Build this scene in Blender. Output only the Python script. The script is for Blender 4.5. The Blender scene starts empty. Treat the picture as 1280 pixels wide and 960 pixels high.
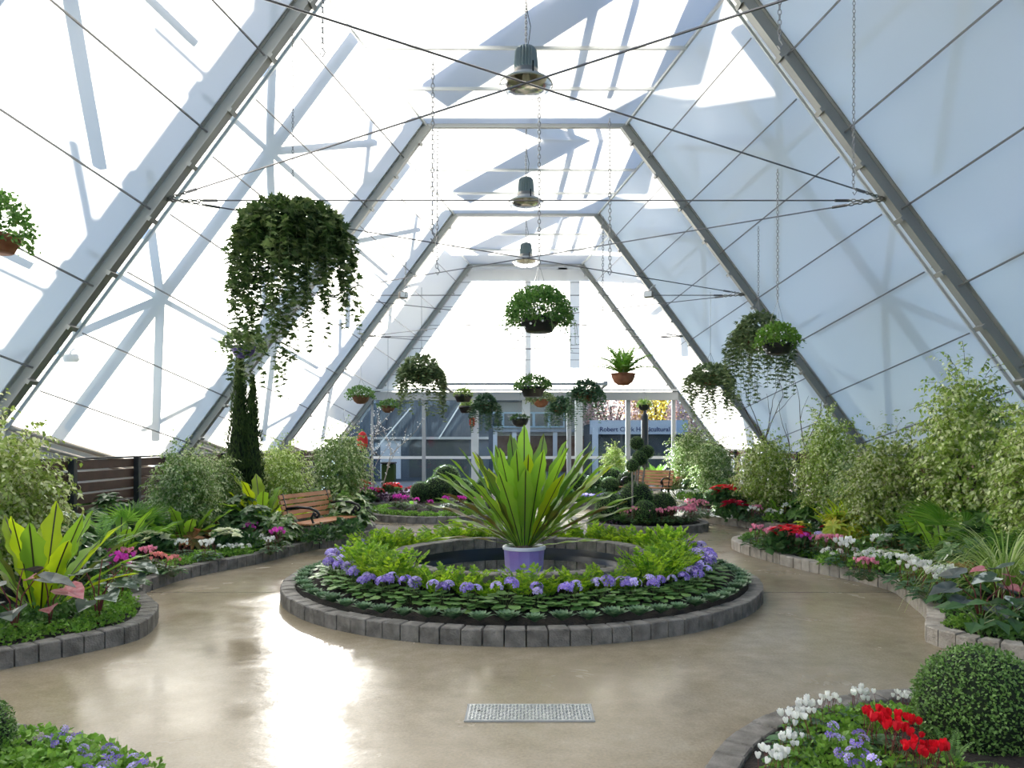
import bpy, math, random
import numpy as np
from mathutils import Vector, Matrix
C = bpy.context.scene.collection
PI = math.pi
rnd = random.Random(7)
EYE = 1.55
FPX, CX, CY = 961.0, 657.5, 553.0

def at(px, d, z=0.0):
    return Vector(((px - CX) * d / FPX, d, z))
def P(px, py, d):
    return Vector(((px - CX) * d / FPX, d, EYE - (py - CY) * d / FPX))
def zof(py, d):
    return EYE - (py - CY) * d / FPX
def gp(px, py, z=0.0):
    d = FPX * (EYE - z) / (py - CY)
    return Vector(((px - CX) * d / FPX, d, z))

# ------------------------------------------------------------------ materials
MATS = {}
def _nt(name):
    m = bpy.data.materials.new(name); m.use_nodes = True
    nt = m.node_tree; nt.nodes.clear()
    return m, nt, nt.nodes, nt.links

def mat_basic(name, col, rough=0.6, metal=0.0, spec=0.5, var=0.0, scale=8.0, col2=None, bump=0.0, bscale=None, coat=0.0, detail=4.0):
    m, nt, N, L = _nt(name)
    out = N.new('ShaderNodeOutputMaterial'); b = N.new('ShaderNodeBsdfPrincipled')
    L.new(b.outputs[0], out.inputs[0])
    b.inputs['Base Color'].default_value = (*col, 1)
    b.inputs['Roughness'].default_value = rough
    b.inputs['Metallic'].default_value = metal
    b.inputs['Specular IOR Level'].default_value = spec
    if coat: b.inputs['Coat Weight'].default_value = coat
    if col2 is not None or bump:
        tc = N.new('ShaderNodeTexCoord')
        nz = N.new('ShaderNodeTexNoise'); nz.inputs['Scale'].default_value = scale; nz.inputs['Detail'].default_value = detail
        L.new(tc.outputs['Object'], nz.inputs['Vector'])
        if col2 is not None:
            r = N.new('ShaderNodeValToRGB')
            r.color_ramp.elements[0].position = 0.35; r.color_ramp.elements[1].position = 0.68
            r.color_ramp.elements[0].color = (*col, 1); r.color_ramp.elements[1].color = (*col2, 1)
            L.new(nz.outputs[0], r.inputs[0]); L.new(r.outputs[0], b.inputs['Base Color'])
        if bump:
            n2 = N.new('ShaderNodeTexNoise'); n2.inputs['Scale'].default_value = bscale or scale * 4; n2.inputs['Detail'].default_value = 5
            L.new(tc.outputs['Object'], n2.inputs['Vector'])
            bp = N.new('ShaderNodeBump'); bp.inputs['Strength'].default_value = bump; bp.inputs['Distance'].default_value = 0.02
            L.new(n2.outputs[0], bp.inputs['Height']); L.new(bp.outputs[0], b.inputs['Normal'])
    MATS[name] = m
    return m

def mat_leaf(name, c1, c2, transl=0.35, rough=0.45, tcol=None, edge=None, spec=0.35):
    """leaf: colour differs from leaf to leaf (random per island) and a little from plant to plant"""
    m, nt, N, L = _nt(name)
    out = N.new('ShaderNodeOutputMaterial')
    geo = N.new('ShaderNodeNewGeometry'); oi = N.new('ShaderNodeObjectInfo')
    r = N.new('ShaderNodeValToRGB')
    r.color_ramp.elements[0].color = (*c1, 1); r.color_ramp.elements[1].color = (*c2, 1)
    if edge is not None:
        r.color_ramp.elements[1].position = 0.62
        e = r.color_ramp.elements.new(0.7); e.color = (*edge, 1)
    L.new(geo.outputs['Random Per Island'], r.inputs[0])
    hs = N.new('ShaderNodeHueSaturation')
    mr = N.new('ShaderNodeMapRange'); mr.inputs[3].default_value = 0.8; mr.inputs[4].default_value = 1.2
    L.new(oi.outputs['Random'], mr.inputs[0]); L.new(mr.outputs[0], hs.inputs['Value'])
    L.new(r.outputs[0], hs.inputs['Color'])
    b = N.new('ShaderNodeBsdfPrincipled')
    b.inputs['Roughness'].default_value = rough; b.inputs['Specular IOR Level'].default_value = spec
    L.new(hs.outputs[0], b.inputs['Base Color'])
    t = N.new('ShaderNodeBsdfTranslucent')
    if tcol is not None:
        mx = N.new('ShaderNodeMix'); mx.data_type = 'RGBA'; mx.blend_type = 'MULTIPLY'; mx.inputs[0].default_value = 1
        L.new(hs.outputs[0], mx.inputs[6]); mx.inputs[7].default_value = (*tcol, 1)
        L.new(mx.outputs[2], t.inputs[0])
    else:
        L.new(hs.outputs[0], t.inputs[0])
    ms = N.new('ShaderNodeMixShader'); ms.inputs[0].default_value = transl
    L.new(b.outputs[0], ms.inputs[1]); L.new(t.outputs[0], ms.inputs[2]); L.new(ms.outputs[0], out.inputs[0])
    MATS[name] = m
    return m

def mat_patch_leaf(name, c1, c2, scale=14.0, transl=0.3, lo=0.45, hi=0.55, rough=0.4):
    """leaf whose colour changes in patches over its own surface (variegated)"""
    m, nt, N, L = _nt(name)
    out = N.new('ShaderNodeOutputMaterial'); tc = N.new('ShaderNodeTexCoord')
    nz = N.new('ShaderNodeTexNoise'); nz.inputs['Scale'].default_value = scale; nz.inputs['Detail'].default_value = 3
    L.new(tc.outputs['Object'], nz.inputs['Vector'])
    r = N.new('ShaderNodeValToRGB'); r.color_ramp.elements[0].position = lo; r.color_ramp.elements[1].position = hi
    r.color_ramp.elements[0].color = (*c1, 1); r.color_ramp.elements[1].color = (*c2, 1)
    L.new(nz.outputs[0], r.inputs[0])
    b = N.new('ShaderNodeBsdfPrincipled'); b.inputs['Roughness'].default_value = rough
    L.new(r.outputs[0], b.inputs['Base Color'])
    t = N.new('ShaderNodeBsdfTranslucent'); L.new(r.outputs[0], t.inputs[0])
    ms = N.new('ShaderNodeMixShader'); ms.inputs[0].default_value = transl
    L.new(b.outputs[0], ms.inputs[1]); L.new(t.outputs[0], ms.inputs[2]); L.new(ms.outputs[0], out.inputs[0])
    MATS[name] = m
    return m

def mat_fabric():
    m, nt, N, L = _nt('shade_fabric')
    out = N.new('ShaderNodeOutputMaterial')
    d = N.new('ShaderNodeBsdfDiffuse'); d.inputs[0].default_value = (.80, .81, .80, 1)
    t = N.new('ShaderNodeBsdfTranslucent'); t.inputs[0].default_value = (.93, .92, .89, 1)
    a = N.new('ShaderNodeMixShader'); a.inputs[0].default_value = 0.62
    L.new(d.outputs[0], a.inputs[1]); L.new(t.outputs[0], a.inputs[2])
    # woven cloth lets some light through the holes between the threads, part of it scattered only slightly
    tr = N.new('ShaderNodeBsdfTransparent'); tr.inputs[0].default_value = (.95, .97, 1, 1)
    rf = N.new('ShaderNodeBsdfRefraction'); rf.inputs['IOR'].default_value = 1.02; rf.inputs['Roughness'].default_value = 0.45
    rf.inputs[0].default_value = (.95, .97, 1, 1)
    b = N.new('ShaderNodeMixShader'); b.inputs[0].default_value = 0.03
    L.new(a.outputs[0], b.inputs[1]); L.new(rf.outputs[0], b.inputs[2])
    c = N.new('ShaderNodeMixShader'); c.inputs[0].default_value = 0.030
    L.new(b.outputs[0], c.inputs[1]); L.new(tr.outputs[0], c.inputs[2])
    L.new(c.outputs[0], out.inputs[0])
    MATS['shade_fabric'] = m
    return m

def mat_glass(name, tint=(.93, .96, .98), refl=0.07, rough=0.02, ior=1.35):
    m, nt, N, L = _nt(name)
    out = N.new('ShaderNodeOutputMaterial')
    tr = N.new('ShaderNodeBsdfTransparent'); tr.inputs[0].default_value = (*tint, 1)
    g = N.new('ShaderNodeBsdfGlossy'); g.inputs['Roughness'].default_value = rough; g.inputs[0].default_value = (1, 1, 1, 1)
    fr = N.new('ShaderNodeFresnel'); fr.inputs[0].default_value = ior
    ms = N.new('ShaderNodeMixShader')
    L.new(fr.outputs[0], ms.inputs[0]); L.new(tr.outputs[0], ms.inputs[1]); L.new(g.outputs[0], ms.inputs[2])
    L.new(ms.outputs[0], out.inputs[0])
    MATS[name] = m
    return m

def mat_floor():
    m, nt, N, L = _nt('sealed_concrete')
    out = N.new('ShaderNodeOutputMaterial'); b = N.new('ShaderNodeBsdfPrincipled'); L.new(b.outputs[0], out.inputs[0])
    tc = N.new('ShaderNodeTexCoord')
    def noise(s, det=4, rough=.55, dist=0):
        n = N.new('ShaderNodeTexNoise'); n.inputs['Scale'].default_value = s; n.inputs['Detail'].default_value = det
        n.inputs['Roughness'].default_value = rough; n.inputs['Distortion'].default_value = dist
        L.new(tc.outputs['Object'], n.inputs['Vector']); return n
    n1 = noise(0.7, 5, .6, .4); n2 = noise(6, 6, .65); n3 = noise(60, 4, .7)
    r = N.new('ShaderNodeValToRGB'); cr = r.color_ramp
    cr.elements[0].position = .30; cr.elements[0].color = (.20, .160, .105, 1)
    cr.elements[1].position = .72; cr.elements[1].color = (.37, .325, .25, 1)
    e = cr.elements.new(.5); e.color = (.285, .238, .165, 1)
    mixf = N.new('ShaderNodeMath'); mixf.operation = 'MULTIPLY_ADD'; mixf.inputs[1].default_value = .45
    L.new(n2.outputs[0], mixf.inputs[0])
    half = N.new('ShaderNodeMath'); half.operation = 'MULTIPLY'; half.inputs[1].default_value = .55
    L.new(n1.outputs[0], half.inputs[0]); L.new(half.outputs[0], mixf.inputs[2])
    L.new(mixf.outputs[0], r.inputs[0])
    # speckle
    r3 = N.new('ShaderNodeMapRange'); r3.inputs[1].default_value = .35; r3.inputs[2].default_value = .7; r3.inputs[3].default_value = .86; r3.inputs[4].default_value = 1.12
    L.new(n3.outputs[0], r3.inputs[0])
    mul = N.new('ShaderNodeMix'); mul.data_type = 'RGBA'; mul.blend_type = 'MULTIPLY'; mul.inputs[0].default_value = 1
    L.new(r.outputs[0], mul.inputs[6]); L.new(r3.outputs[0], mul.inputs[7])
    # saw cut joints across the slab at two places
    sx = N.new('ShaderNodeSeparateXYZ'); L.new(tc.outputs['Object'], sx.inputs[0])
    last = mul.outputs[2]
    for y0 in (7.95, 13.2, 2.7):
        s = N.new('ShaderNodeMath'); s.operation = 'SUBTRACT'; s.inputs[1].default_value = y0; L.new(sx.outputs[1], s.inputs[0])
        a = N.new('ShaderNodeMath'); a.operation = 'ABSOLUTE'; L.new(s.outputs[0], a.inputs[0])
        c = N.new('ShaderNodeMath'); c.operation = 'LESS_THAN'; c.inputs[1].default_value = .011; L.new(a.outputs[0], c.inputs[0])
        k = N.new('ShaderNodeMix'); k.data_type = 'RGBA'
        L.new(c.outputs[0], k.inputs[0]); L.new(last, k.inputs[6]); k.inputs[7].default_value = (.09, .075, .06, 1)
        last = k.outputs[2]
    L.new(last, b.inputs['Base Color'])
    rr = N.new('ShaderNodeMapRange'); rr.inputs[1].default_value = .3; rr.inputs[2].default_value = .7; rr.inputs[3].default_value = .10; rr.inputs[4].default_value = .30
    n4 = noise(1.6, 5, .6, .6); L.new(n4.outputs[0], rr.inputs[0]); L.new(rr.outputs[0], b.inputs['Roughness'])
    b.inputs['IOR'].default_value = 1.22
    bp = N.new('ShaderNodeBump'); bp.inputs['Strength'].default_value = .12; bp.inputs['Distance'].default_value = .01
    n5 = noise(14, 5, .6); L.new(n5.outputs[0], bp.inputs['Height']); L.new(bp.outputs[0], b.inputs['Normal'])
    MATS['sealed_concrete'] = m
    return m

# ------------------------------------------------------------------ mesh builder
class MB:
    def __init__(s):
        s.V = []; s.F = []; s.M = []; s.n = 0
    def add(s, V, F, mat=0):
        V = np.asarray(V, dtype=float).reshape(-1, 3)
        o = s.n
        s.V.append(V); s.n += len(V)
        for f in F:
            s.F.append([i + o for i in f]); s.M.append(mat)
    def box(s, c, sz, mat=0, rz=0.0, bev=0.0):
        x, y, z = sz[0] / 2, sz[1] / 2, sz[2] / 2
        if bev > 0:
            b = bev
            V = []
            for (sx, sy, sz_) in [(a, b_, c_) for c_ in (-1, 1) for b_ in (-1, 1) for a in (-1, 1)]:
                V += [(sx * (x - b), sy * (y - b), sz_ * z), (sx * x, sy * (y - b), sz_ * (z - b)), (sx * (x - b), sy * y, sz_ * (z - b))]
            idx = {}
            k = 0
            for c_ in (-1, 1):
                for b_ in (-1, 1):
                    for a in (-1, 1):
                        idx[(a, b_, c_)] = k; k += 3
            F = []
            Q = lambda keys, o: [idx[q] + o for q in keys]
            F.append(Q([(-1, -1, 1), (1, -1, 1), (1, 1, 1), (-1, 1, 1)], 0))
            F.append(Q([(-1, 1, -1), (1, 1, -1), (1, -1, -1), (-1, -1, -1)], 0))
            F.append(Q([(1, -1, -1), (1, 1, -1), (1, 1, 1), (1, -1, 1)], 1))
            F.append(Q([(-1, 1, -1), (-1, -1, -1), (-1, -1, 1), (-1, 1, 1)], 1))
            F.append(Q([(-1, -1, -1), (1, -1, -1), (1, -1, 1), (-1, -1, 1)], 2))
            F.append(Q([(1, 1, -1), (-1, 1, -1), (-1, 1, 1), (1, 1, 1)], 2))
            for a in (-1, 1):
                for b_ in (-1, 1):
                    p, q = idx[(a, b_, -1)], idx[(a, b_, 1)]
                    F.append([p + 1, p + 2, q + 2, q + 1])
                for c_ in (-1, 1):
                    p, q = idx[(a, -1, c_)], idx[(a, 1, c_)]
                    F.append([p, p + 1, q + 1, q])
            for b_ in (-1, 1):
                for c_ in (-1, 1):
                    p, q = idx[(-1, b_, c_)], idx[(1, b_, c_)]
                    F.append([p, p + 2, q + 2, q])
            for k_ in idx.values():
                F.append([k_, k_ + 1, k_ + 2])
        else:
            V = [(-x, -y, -z), (x, -y, -z), (x, y, -z), (-x, y, -z), (-x, -y, z), (x, -y, z), (x, y, z), (-x, y, z)]
            F = [(0, 3, 2, 1), (4, 5, 6, 7), (0, 1, 5, 4), (1, 2, 6, 5), (2, 3, 7, 6), (3, 0, 4, 7)]
        V = np.array(V)
        if rz:
            cr, sr = math.cos(rz), math.sin(rz)
            V = np.stack([V[:, 0] * cr - V[:, 1] * sr, V[:, 0] * sr + V[:, 1] * cr, V[:, 2]], 1)
        s.add(V + np.array(c), F, mat)
    def beam(s, p, q, w, h, up=(0, 0, 1), mat=0):
        p, q = Vector(p), Vector(q)
        d = (q - p).normalized(); u = Vector(up)
        side = d.cross(u)
        if side.length < 1e-4: side = d.cross(Vector((1, 0, 0)))
        side.normalize(); u = side.cross(d).normalized()
        V = []
        for e in (p, q):
            for a, b in ((-1, -1), (1, -1), (1, 1), (-1, 1)):
                V.append(e + side * (a * w / 2) + u * (b * h / 2))
        s.add(V, [(0, 1, 2, 3), (7, 6, 5, 4), (0, 4, 5, 1), (1, 5, 6, 2), (2, 6, 7, 3), (3, 7, 4, 0)], mat)
    def tube(s, pts, r, n=6, mat=0, cap=True):
        pts = [Vector(p) for p in pts]
        m = len(pts)
        if not hasattr(r, '__len__'): r = [r] * m
        V = []; prev = None
        for i, p in enumerate(pts):
            d = (pts[min(i + 1, m - 1)] - pts[max(i - 1, 0)])
            if d.length < 1e-9: d = Vector((0, 0, 1))
            d.normalize()
            if prev is None:
                a = d.cross(Vector((0, 0, 1)))
                if a.length < 1e-3: a = d.cross(Vector((1, 0, 0)))
            else:
                a = prev - d * prev.dot(d)
                if a.length < 1e-4: a = d.cross(Vector((1, 0, 0)))
            a.normalize(); prev = a
            b = d.cross(a)
            for k in range(n):
                t = 2 * PI * k / n
                V.append(p + (a * math.cos(t) + b * math.sin(t)) * r[i])
        F = []
        for i in range(m - 1):
            for k in range(n):
                F.append((i * n + k, i * n + (k + 1) % n, (i + 1) * n + (k + 1) % n, (i + 1) * n + k))
        if cap:
            F.append(tuple(range(n - 1, -1, -1))); F.append(tuple((m - 1) * n + k for k in range(n)))
        s.add(V, F, mat)
    def lathe(s, prof, n=24, c=(0, 0, 0), mat=0, rot=0.0):
        V = []
        for (r, z) in prof:
            for k in range(n):
                t = 2 * PI * k / n + rot
                V.append((c[0] + r * math.cos(t), c[1] + r * math.sin(t), c[2] + z))
        F = []
        for i in range(len(prof) - 1):
            for k in range(n):
                F.append((i * n + k, i * n + (k + 1) % n, (i + 1) * n + (k + 1) % n, (i + 1) * n + k))
        s.add(V, F, mat)
    def sphere(s, c, r, nu=12, nv=8, mat=0, sc=(1, 1, 1)):
        V = []; F = []
        for j in range(nv + 1):
            ph = PI * j / nv
            for i in range(nu):
                th = 2 * PI * i / nu
                V.append((c[0] + r * sc[0] * math.sin(ph) * math.cos(th), c[1] + r * sc[1] * math.sin(ph) * math.sin(th), c[2] + r * sc[2] * math.cos(ph)))
        for j in range(nv):
            for i in range(nu):
                F.append((j * nu + i, (j + 1) * nu + i, (j + 1) * nu + (i + 1) % nu, j * nu + (i + 1) % nu))
        s.add(V, F, mat)
    def leaves(s, tmpl, pos, dirs, nrm, size, width=None, mat=0):
        """many leaves from one outline: tmpl = (verts, faces), pos/dirs/nrm (n,3), size (n,)"""
        TV = np.array(tmpl[0], dtype=float); TF = tmpl[1]
        pos = np.asarray(pos, float).reshape(-1, 3); n = len(pos)
        if n == 0: return
        dirs = np.asarray(dirs, float).reshape(-1, 3); nrm = np.asarray(nrm, float).reshape(-1, 3)
        dirs = dirs / (np.linalg.norm(dirs, axis=1, keepdims=True) + 1e-9)
        side = np.cross(dirs, nrm)
        ln = np.linalg.norm(side, axis=1, keepdims=True)
        bad = ln[:, 0] < 1e-4
        side[bad] = np.cross(dirs[bad], np.array([1., .3, .2]))
        side /= (np.linalg.norm(side, axis=1, keepdims=True) + 1e-9)
        nn = np.cross(side, dirs)
        size = np.broadcast_to(np.asarray(size, float), (n,))
        w = size if width is None else np.broadcast_to(np.asarray(width, float), (n,))
        V = (pos[:, None, :] + side[:, None, :] * (TV[None, :, 0:1] * w[:, None, None])
             + dirs[:, None, :] * (TV[None, :, 1:2] * size[:, None, None]) + nn[:, None, :] * (TV[None, :, 2:3] * size[:, None, None]))
        k = len(TV); o = s.n
        s.V.append(V.reshape(-1, 3)); s.n += n * k
        for i in range(n):
            b = o + i * k
            for f in TF:
                s.F.append([j + b for j in f]); s.M.append(mat)
    def build(s, name, mats, parent=None, smooth=False, loc=None):
        me = bpy.data.meshes.new(name)
        V = np.concatenate(s.V) if s.V else np.zeros((0, 3))
        nf = len(s.F)
        lt = np.fromiter((len(f) for f in s.F), dtype=np.int32, count=nf)
        ls = np.zeros(nf, dtype=np.int32); ls[1:] = np.cumsum(lt)[:-1]
        li = np.fromiter((i for f in s.F for i in f), dtype=np.int32, count=int(lt.sum()))
        me.vertices.add(len(V)); me.vertices.foreach_set('co', V.astype(np.float32).ravel())
        me.loops.add(len(li)); me.loops.foreach_set('vertex_index', li)
        me.polygons.add(nf); me.polygons.foreach_set('loop_start', ls); me.polygons.foreach_set('loop_total', lt)
        me.polygons.foreach_set('material_index', np.array(s.M, dtype=np.int32))
        me.polygons.foreach_set('use_smooth', np.full(nf, bool(smooth)))
        me.update(calc_edges=True); me.validate()
        if not isinstance(mats, (list, tuple)): mats = [mats]
        for m in mats: me.materials.append(MATS[m] if isinstance(m, str) else m)
        o = bpy.data.objects.new(name, me); C.objects.link(o)
        if parent is not None: o.parent = parent
        if loc is not None: o.location = loc
        return o

def tag(o, label=None, cat=None, group=None, kind=None):
    if label: o['label'] = label
    if cat: o['category'] = cat
    if group: o['group'] = group
    if kind: o['kind'] = kind
    return o
def thing(name, label, cat, loc=(0, 0, 0), rz=0.0, group=None, scale=1.0):
    o = bpy.data.objects.new(name, None); C.objects.link(o)
    o.location = loc; o.rotation_euler = (0, 0, rz)
    if scale != 1.0: o.scale = (scale,) * 3
    o.empty_display_size = 0.1
    return tag(o, label, cat, group)
def part(name, mesh, parent, loc=(0, 0, 0), rot=(0, 0, 0), sc=1.0):
    o = bpy.data.objects.new(name, mesh); C.objects.link(o); o.parent = parent
    o.location = loc; o.rotation_euler = rot
    o.scale = (sc, sc, sc) if not hasattr(sc, '__len__') else sc
    return o
def dup(root, loc, rz=0.0, scale=1.0, label=None, group=None):
    r = root.copy(); C.objects.link(r)
    r.location = loc; r.rotation_euler = (0, 0, rz); r.scale = (scale,) * 3
    if label: r['label'] = label
    if group: r['group'] = group
    for ch in root.children:
        c = ch.copy(); C.objects.link(c); c.parent = r
        for g in ch.children:
            d = g.copy(); C.objects.link(d); d.parent = c
    return r
class Proto:
    """places the prototype itself the first time, copies afterwards"""
    def __init__(s, root): s.root = root; s.used = False
    def put(s, loc, rz=0.0, scale=1.0, label=None, group=None):
        if not s.used:
            s.used = True
            r = s.root; r.location = loc; r.rotation_euler = (0, 0, rz); r.scale = (scale,) * 3
            if label: r['label'] = label
            if group: r['group'] = group
            return r
        return dup(s.root, loc, rz, scale, label, group)

# ------------------------------------------------------------------ leaf outlines (length along +Y)
def T_simple(w=.22, fold=.06, tipz=-.12):
    return ([(0, 0, 0), (-w, .4, fold), (0, .45, 0), (w, .4, fold), (0, 1, tipz)], [(0, 2, 1), (0, 3, 2), (1, 2, 4), (2, 3, 4)])
T_LEAF = T_simple()
T_NARROW = T_simple(.10, .03, -.2)
T_BROAD = T_simple(.38, .08, -.1)
T_QUAD = ([(0, 0, 0), (-.3, .5, .08), (0, 1, -.05), (.3, .5, .08)], [(0, 3, 2, 1)])
T_NEEDLE = ([(-.06, 0, 0), (.06, 0, 0), (0, 1, 0)], [(0, 1, 2)])
def T_ivy():
    o = [(0, 0), (-.34, .02), (-.52, .30), (-.26, .38), (-.36, .74), (-.13, .62), (0, 1.05), (.13, .62), (.36, .74), (.26, .38), (.52, .30), (.34, .02)]
    V = [(0, .32, -.05)] + [(x, y, .05 * abs(x) + (-.08 if y > 1 else 0)) for x, y in o]
    n = len(o)
    return V, [(0, 1 + (i + 1) % n, 1 + i) for i in range(n)]
T_IVY = T_ivy()
def T_round(n=9, cup=.06):
    V = [(0, .5, -cup)]
    for i in range(n):
        t = 2 * PI * i / n - PI / 2
        r = .5 * (1 + (.10 if i % 2 else -.02))
        V.append((r * math.cos(t), .5 + r * math.sin(t), .03 * (1 if i % 2 else -1)))
    return V, [(0, 1 + i, 1 + (i + 1) % n) for i in range(n)]
T_ROUND = T_round()
def T_heart():
    o = [(0, .12), (-.22, -.04), (-.43, .08), (-.47, .34), (-.30, .68), (0, 1.0), (.30, .68), (.47, .34), (.43, .08), (.22, -.04)]
    V = [(0, .35, -.05)] + [(x, y, .06 if abs(x) > .25 else (-.1 if y > .9 else 0)) for x, y in o]
    n = len(o)
    return V, [(0, 1 + (i + 1) % n, 1 + i) for i in range(n)]
T_HEART = T_heart()
def T_lobed():
    """ruffled, lobed blade like a holly-fern leaflet"""
    o = [(0, 0), (-.16, .10), (-.30, .16), (-.20, .28), (-.40, .40), (-.24, .50), (-.34, .66), (-.16, .72), (-.18, .88), (0, 1.0), (.18, .88), (.16, .72), (.34, .66), (.24, .50), (.40, .40), (.20, .28), (.30, .16), (.16, .10)]
    V = [(0, .45, -.04)] + [(x, y, .07 * (1 if i % 2 else -.3)) for i, (x, y) in enumerate(o)]
    n = len(o)
    return V, [(0, 1 + (i + 1) % n, 1 + i) for i in range(n)]
T_LOBED = T_lobed()
def T_petal():
    return ([(0, 0, 0), (-.22, .3, .05), (-.42, .75, -.04), (-.15, 1.0, -.1), (.15, 1.0, -.1), (.42, .75, -.04), (.22, .3, .05), (0, .5, .03)],
            [(0, 7, 1), (1, 7, 2), (2, 7, 3), (3, 7, 4), (4, 7, 5), (5, 7, 6), (6, 7, 0)])
T_PETAL = T_petal()

def R(seed): return np.random.RandomState(abs(int(seed)))
def sph(rs, n, zmin=-1.0, zmax=1.0):
    z = rs.uniform(zmin, zmax, n); t = rs.uniform(0, 2 * PI, n); r = np.sqrt(np.clip(1 - z * z, 0, 1))
    return np.stack([r * np.cos(t), r * np.sin(t), z], 1)
# ================================================================== materials of the place
mat_fabric(); mat_floor()
mat_glass('clear_sheet', (.50, .66, .80)); mat_glass('door_glass', (.80, .86, .90))
mat_glass('clear_water', (.90, .84, .70), ior=1.16)
mat_basic('rafter_steel', (.27, .28, .27), .5, .3, bump=.05)
mat_basic('white_steel', (.72, .74, .75), .45, .1)
mat_basic('rod_steel', (.30, .30, .31), .4, .5)
mat_basic('cable_steel', (.16, .16, .17), .4, .7)
mat_basic('chain_steel', (.28, .28, .28), .35, .8)
mat_basic('outer_steel', (.42, .43, .44), .6, .1)
mat_basic('lattice_steel', (.33, .34, .35), .6, .1)
mat_basic('tube_tan', (.42, .37, .31), .5)
mat_basic('skirt_white', (.78, .80, .80), .7)
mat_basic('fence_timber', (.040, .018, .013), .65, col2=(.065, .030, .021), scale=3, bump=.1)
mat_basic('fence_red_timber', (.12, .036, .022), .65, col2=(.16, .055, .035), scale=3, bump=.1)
mat_basic('fence_post', (.025, .027, .03), .5)
mat_basic('bench_timber', (.42, .17, .07), .45, col2=(.52, .24, .11), scale=5, bump=.1)
mat_basic('cast_iron', (.012, .012, .013), .45, .3)
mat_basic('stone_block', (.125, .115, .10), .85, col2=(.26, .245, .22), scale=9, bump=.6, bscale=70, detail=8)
mat_basic('stone_block_warm', (.30, .265, .22), .85, col2=(.50, .455, .395), scale=9, bump=.6, bscale=70, detail=8)  # brighter copy of the grey stone: light from the left cloth put into its colour
mat_basic('soil', (.012, .010, .008), .95, col2=(.03, .023, .017), scale=30, bump=.8, bscale=60)
mat_basic('liner_black', (.008, .009, .012), .3)
mat_basic('pebble_bed', (.20, .12, .05), .7, col2=(.46, .31, .16), scale=26, bump=.6)
mat_basic('pot_purple', (.30, .20, .58), .35, col2=(.36, .34, .72), scale=4, coat=.3)
mat_basic('pot_rim', (.70, .72, .80), .4)
mat_basic('black_plastic', (.012, .013, .016), .4)
mat_basic('terracotta', (.30, .11, .055), .75, col2=(.38, .16, .09), scale=14)
mat_basic('coir', (.15, .07, .035), .95, col2=(.25, .13, .07), scale=60, bump=.8)
mat_basic('ash_fin', (.42, .47, .45), .5, .4)
mat_basic('lamp_collar', (.46, .41, .36), .5, .2)
mat_glass('lamp_prism', (.82, .80, .72), rough=.15)
mat_basic('lamp_inner', (.62, .60, .54), .4)
mat_basic('galvanised', (.33, .35, .36), .35, .8, col2=(.45, .47, .48), scale=30)
mat_basic('dark_gap', (.02, .02, .02), .8)
mat_basic('sign_red', (.70, .02, .02), .4)
mat_basic('sign_white', (.85, .85, .85), .5)
mat_basic('grey_concrete', (.33, .34, .34), .8)
mat_basic('brown_bark', (.10, .07, .05), .9, col2=(.17, .13, .09), scale=20, bump=.6)
mat_basic('pale_bark', (.42, .38, .32), .9, col2=(.24, .21, .17), scale=20, bump=.5)
mat_basic('green_stem', (.12, .17, .05), .6)
mat_basic('red_stem', (.16, .03, .03), .6)
mat_basic('flood_body', (.20, .17, .14), .5)

# ================================================================== main numbers of the roof
ZF, WF = 7.35, 1.807            # flat top of each steel frame: height and half width
LN = 2.67                       # the cloth panel between frames reaches this far towards the viewer ...
DXN, DZN = 1.12, 0.80           # ... widening and rising by this much
SL = 0.74                       # slope of the sides, sideways per unit of height
BAY = 5.485
FR = [3.035 + BAY * i for i in range(-2, 5)]      # frame positions; 3.035, 8.52, 14.0, 19.49, 24.98
ZB = 0.95                       # lower end of a panel at the frame
def fx(z): return WF + SL * (ZF - z)
_tn = [0]
def trim(mb, mat, smooth=False):
    _tn[0] += 1
    return tag(mb.build('trim_%d' % _tn[0], mat, smooth=smooth), kind='structure')

def panel(name, A, B, Cc, D, mat, nu=10, nv=14, wob=.012, seed=0):
    """quad A-B-C-D as a slightly slack sheet"""
    A, B, Cc, D = (np.array(v, float) for v in (A, B, Cc, D))
    nrm = np.cross(B - A, D - A); nrm /= np.linalg.norm(nrm)
    rs = R(seed); ph = rs.uniform(0, 6, 4); V = []; F = []
    for j in range(nv + 1):
        v = j / nv
        for i in range(nu + 1):
            u = i / nu
            p = (A * (1 - u) + B * u) * (1 - v) + (D * (1 - u) + Cc * u) * v
            e = 4 * u * (1 - u) * 4 * v * (1 - v)
            V.append(p + nrm * wob * e * (math.sin(7 * u + ph[0]) + .7 * math.sin(13 * v + ph[1]) + .6 * math.sin(21 * u + 9 * v + ph[2])))
    for j in range(nv):
        for i in range(nu):
            a = j * (nu + 1) + i
            F.append((a, a + 1, a + nu + 2, a + nu + 1))
    mb = MB(); mb.add(V, F)
    return tag(mb.build(name, mat, smooth=True), kind='structure')

def fpt(f, s, z, t=0.0):
    """point of the cloth: frame f, side s, height z at the frame, t = 0 at the frame, 1 at the near wide edge"""
    return Vector((s * (fx(z) + DXN * t), FR[f] - LN * t, z + DZN * t))
def tpt(f, x, t):
    return Vector((x * (1 + DXN * t / WF), FR[f] - LN * t, ZF + DZN * t))

wn = [0]
def glazing(A, B, Cc, D):
    wn[0] += 1
    mb = MB(); mb.add([A, B, Cc, D], [(0, 1, 2, 3)])
    return tag(mb.build('window_%d' % wn[0], 'clear_sheet'), kind='structure')

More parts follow.
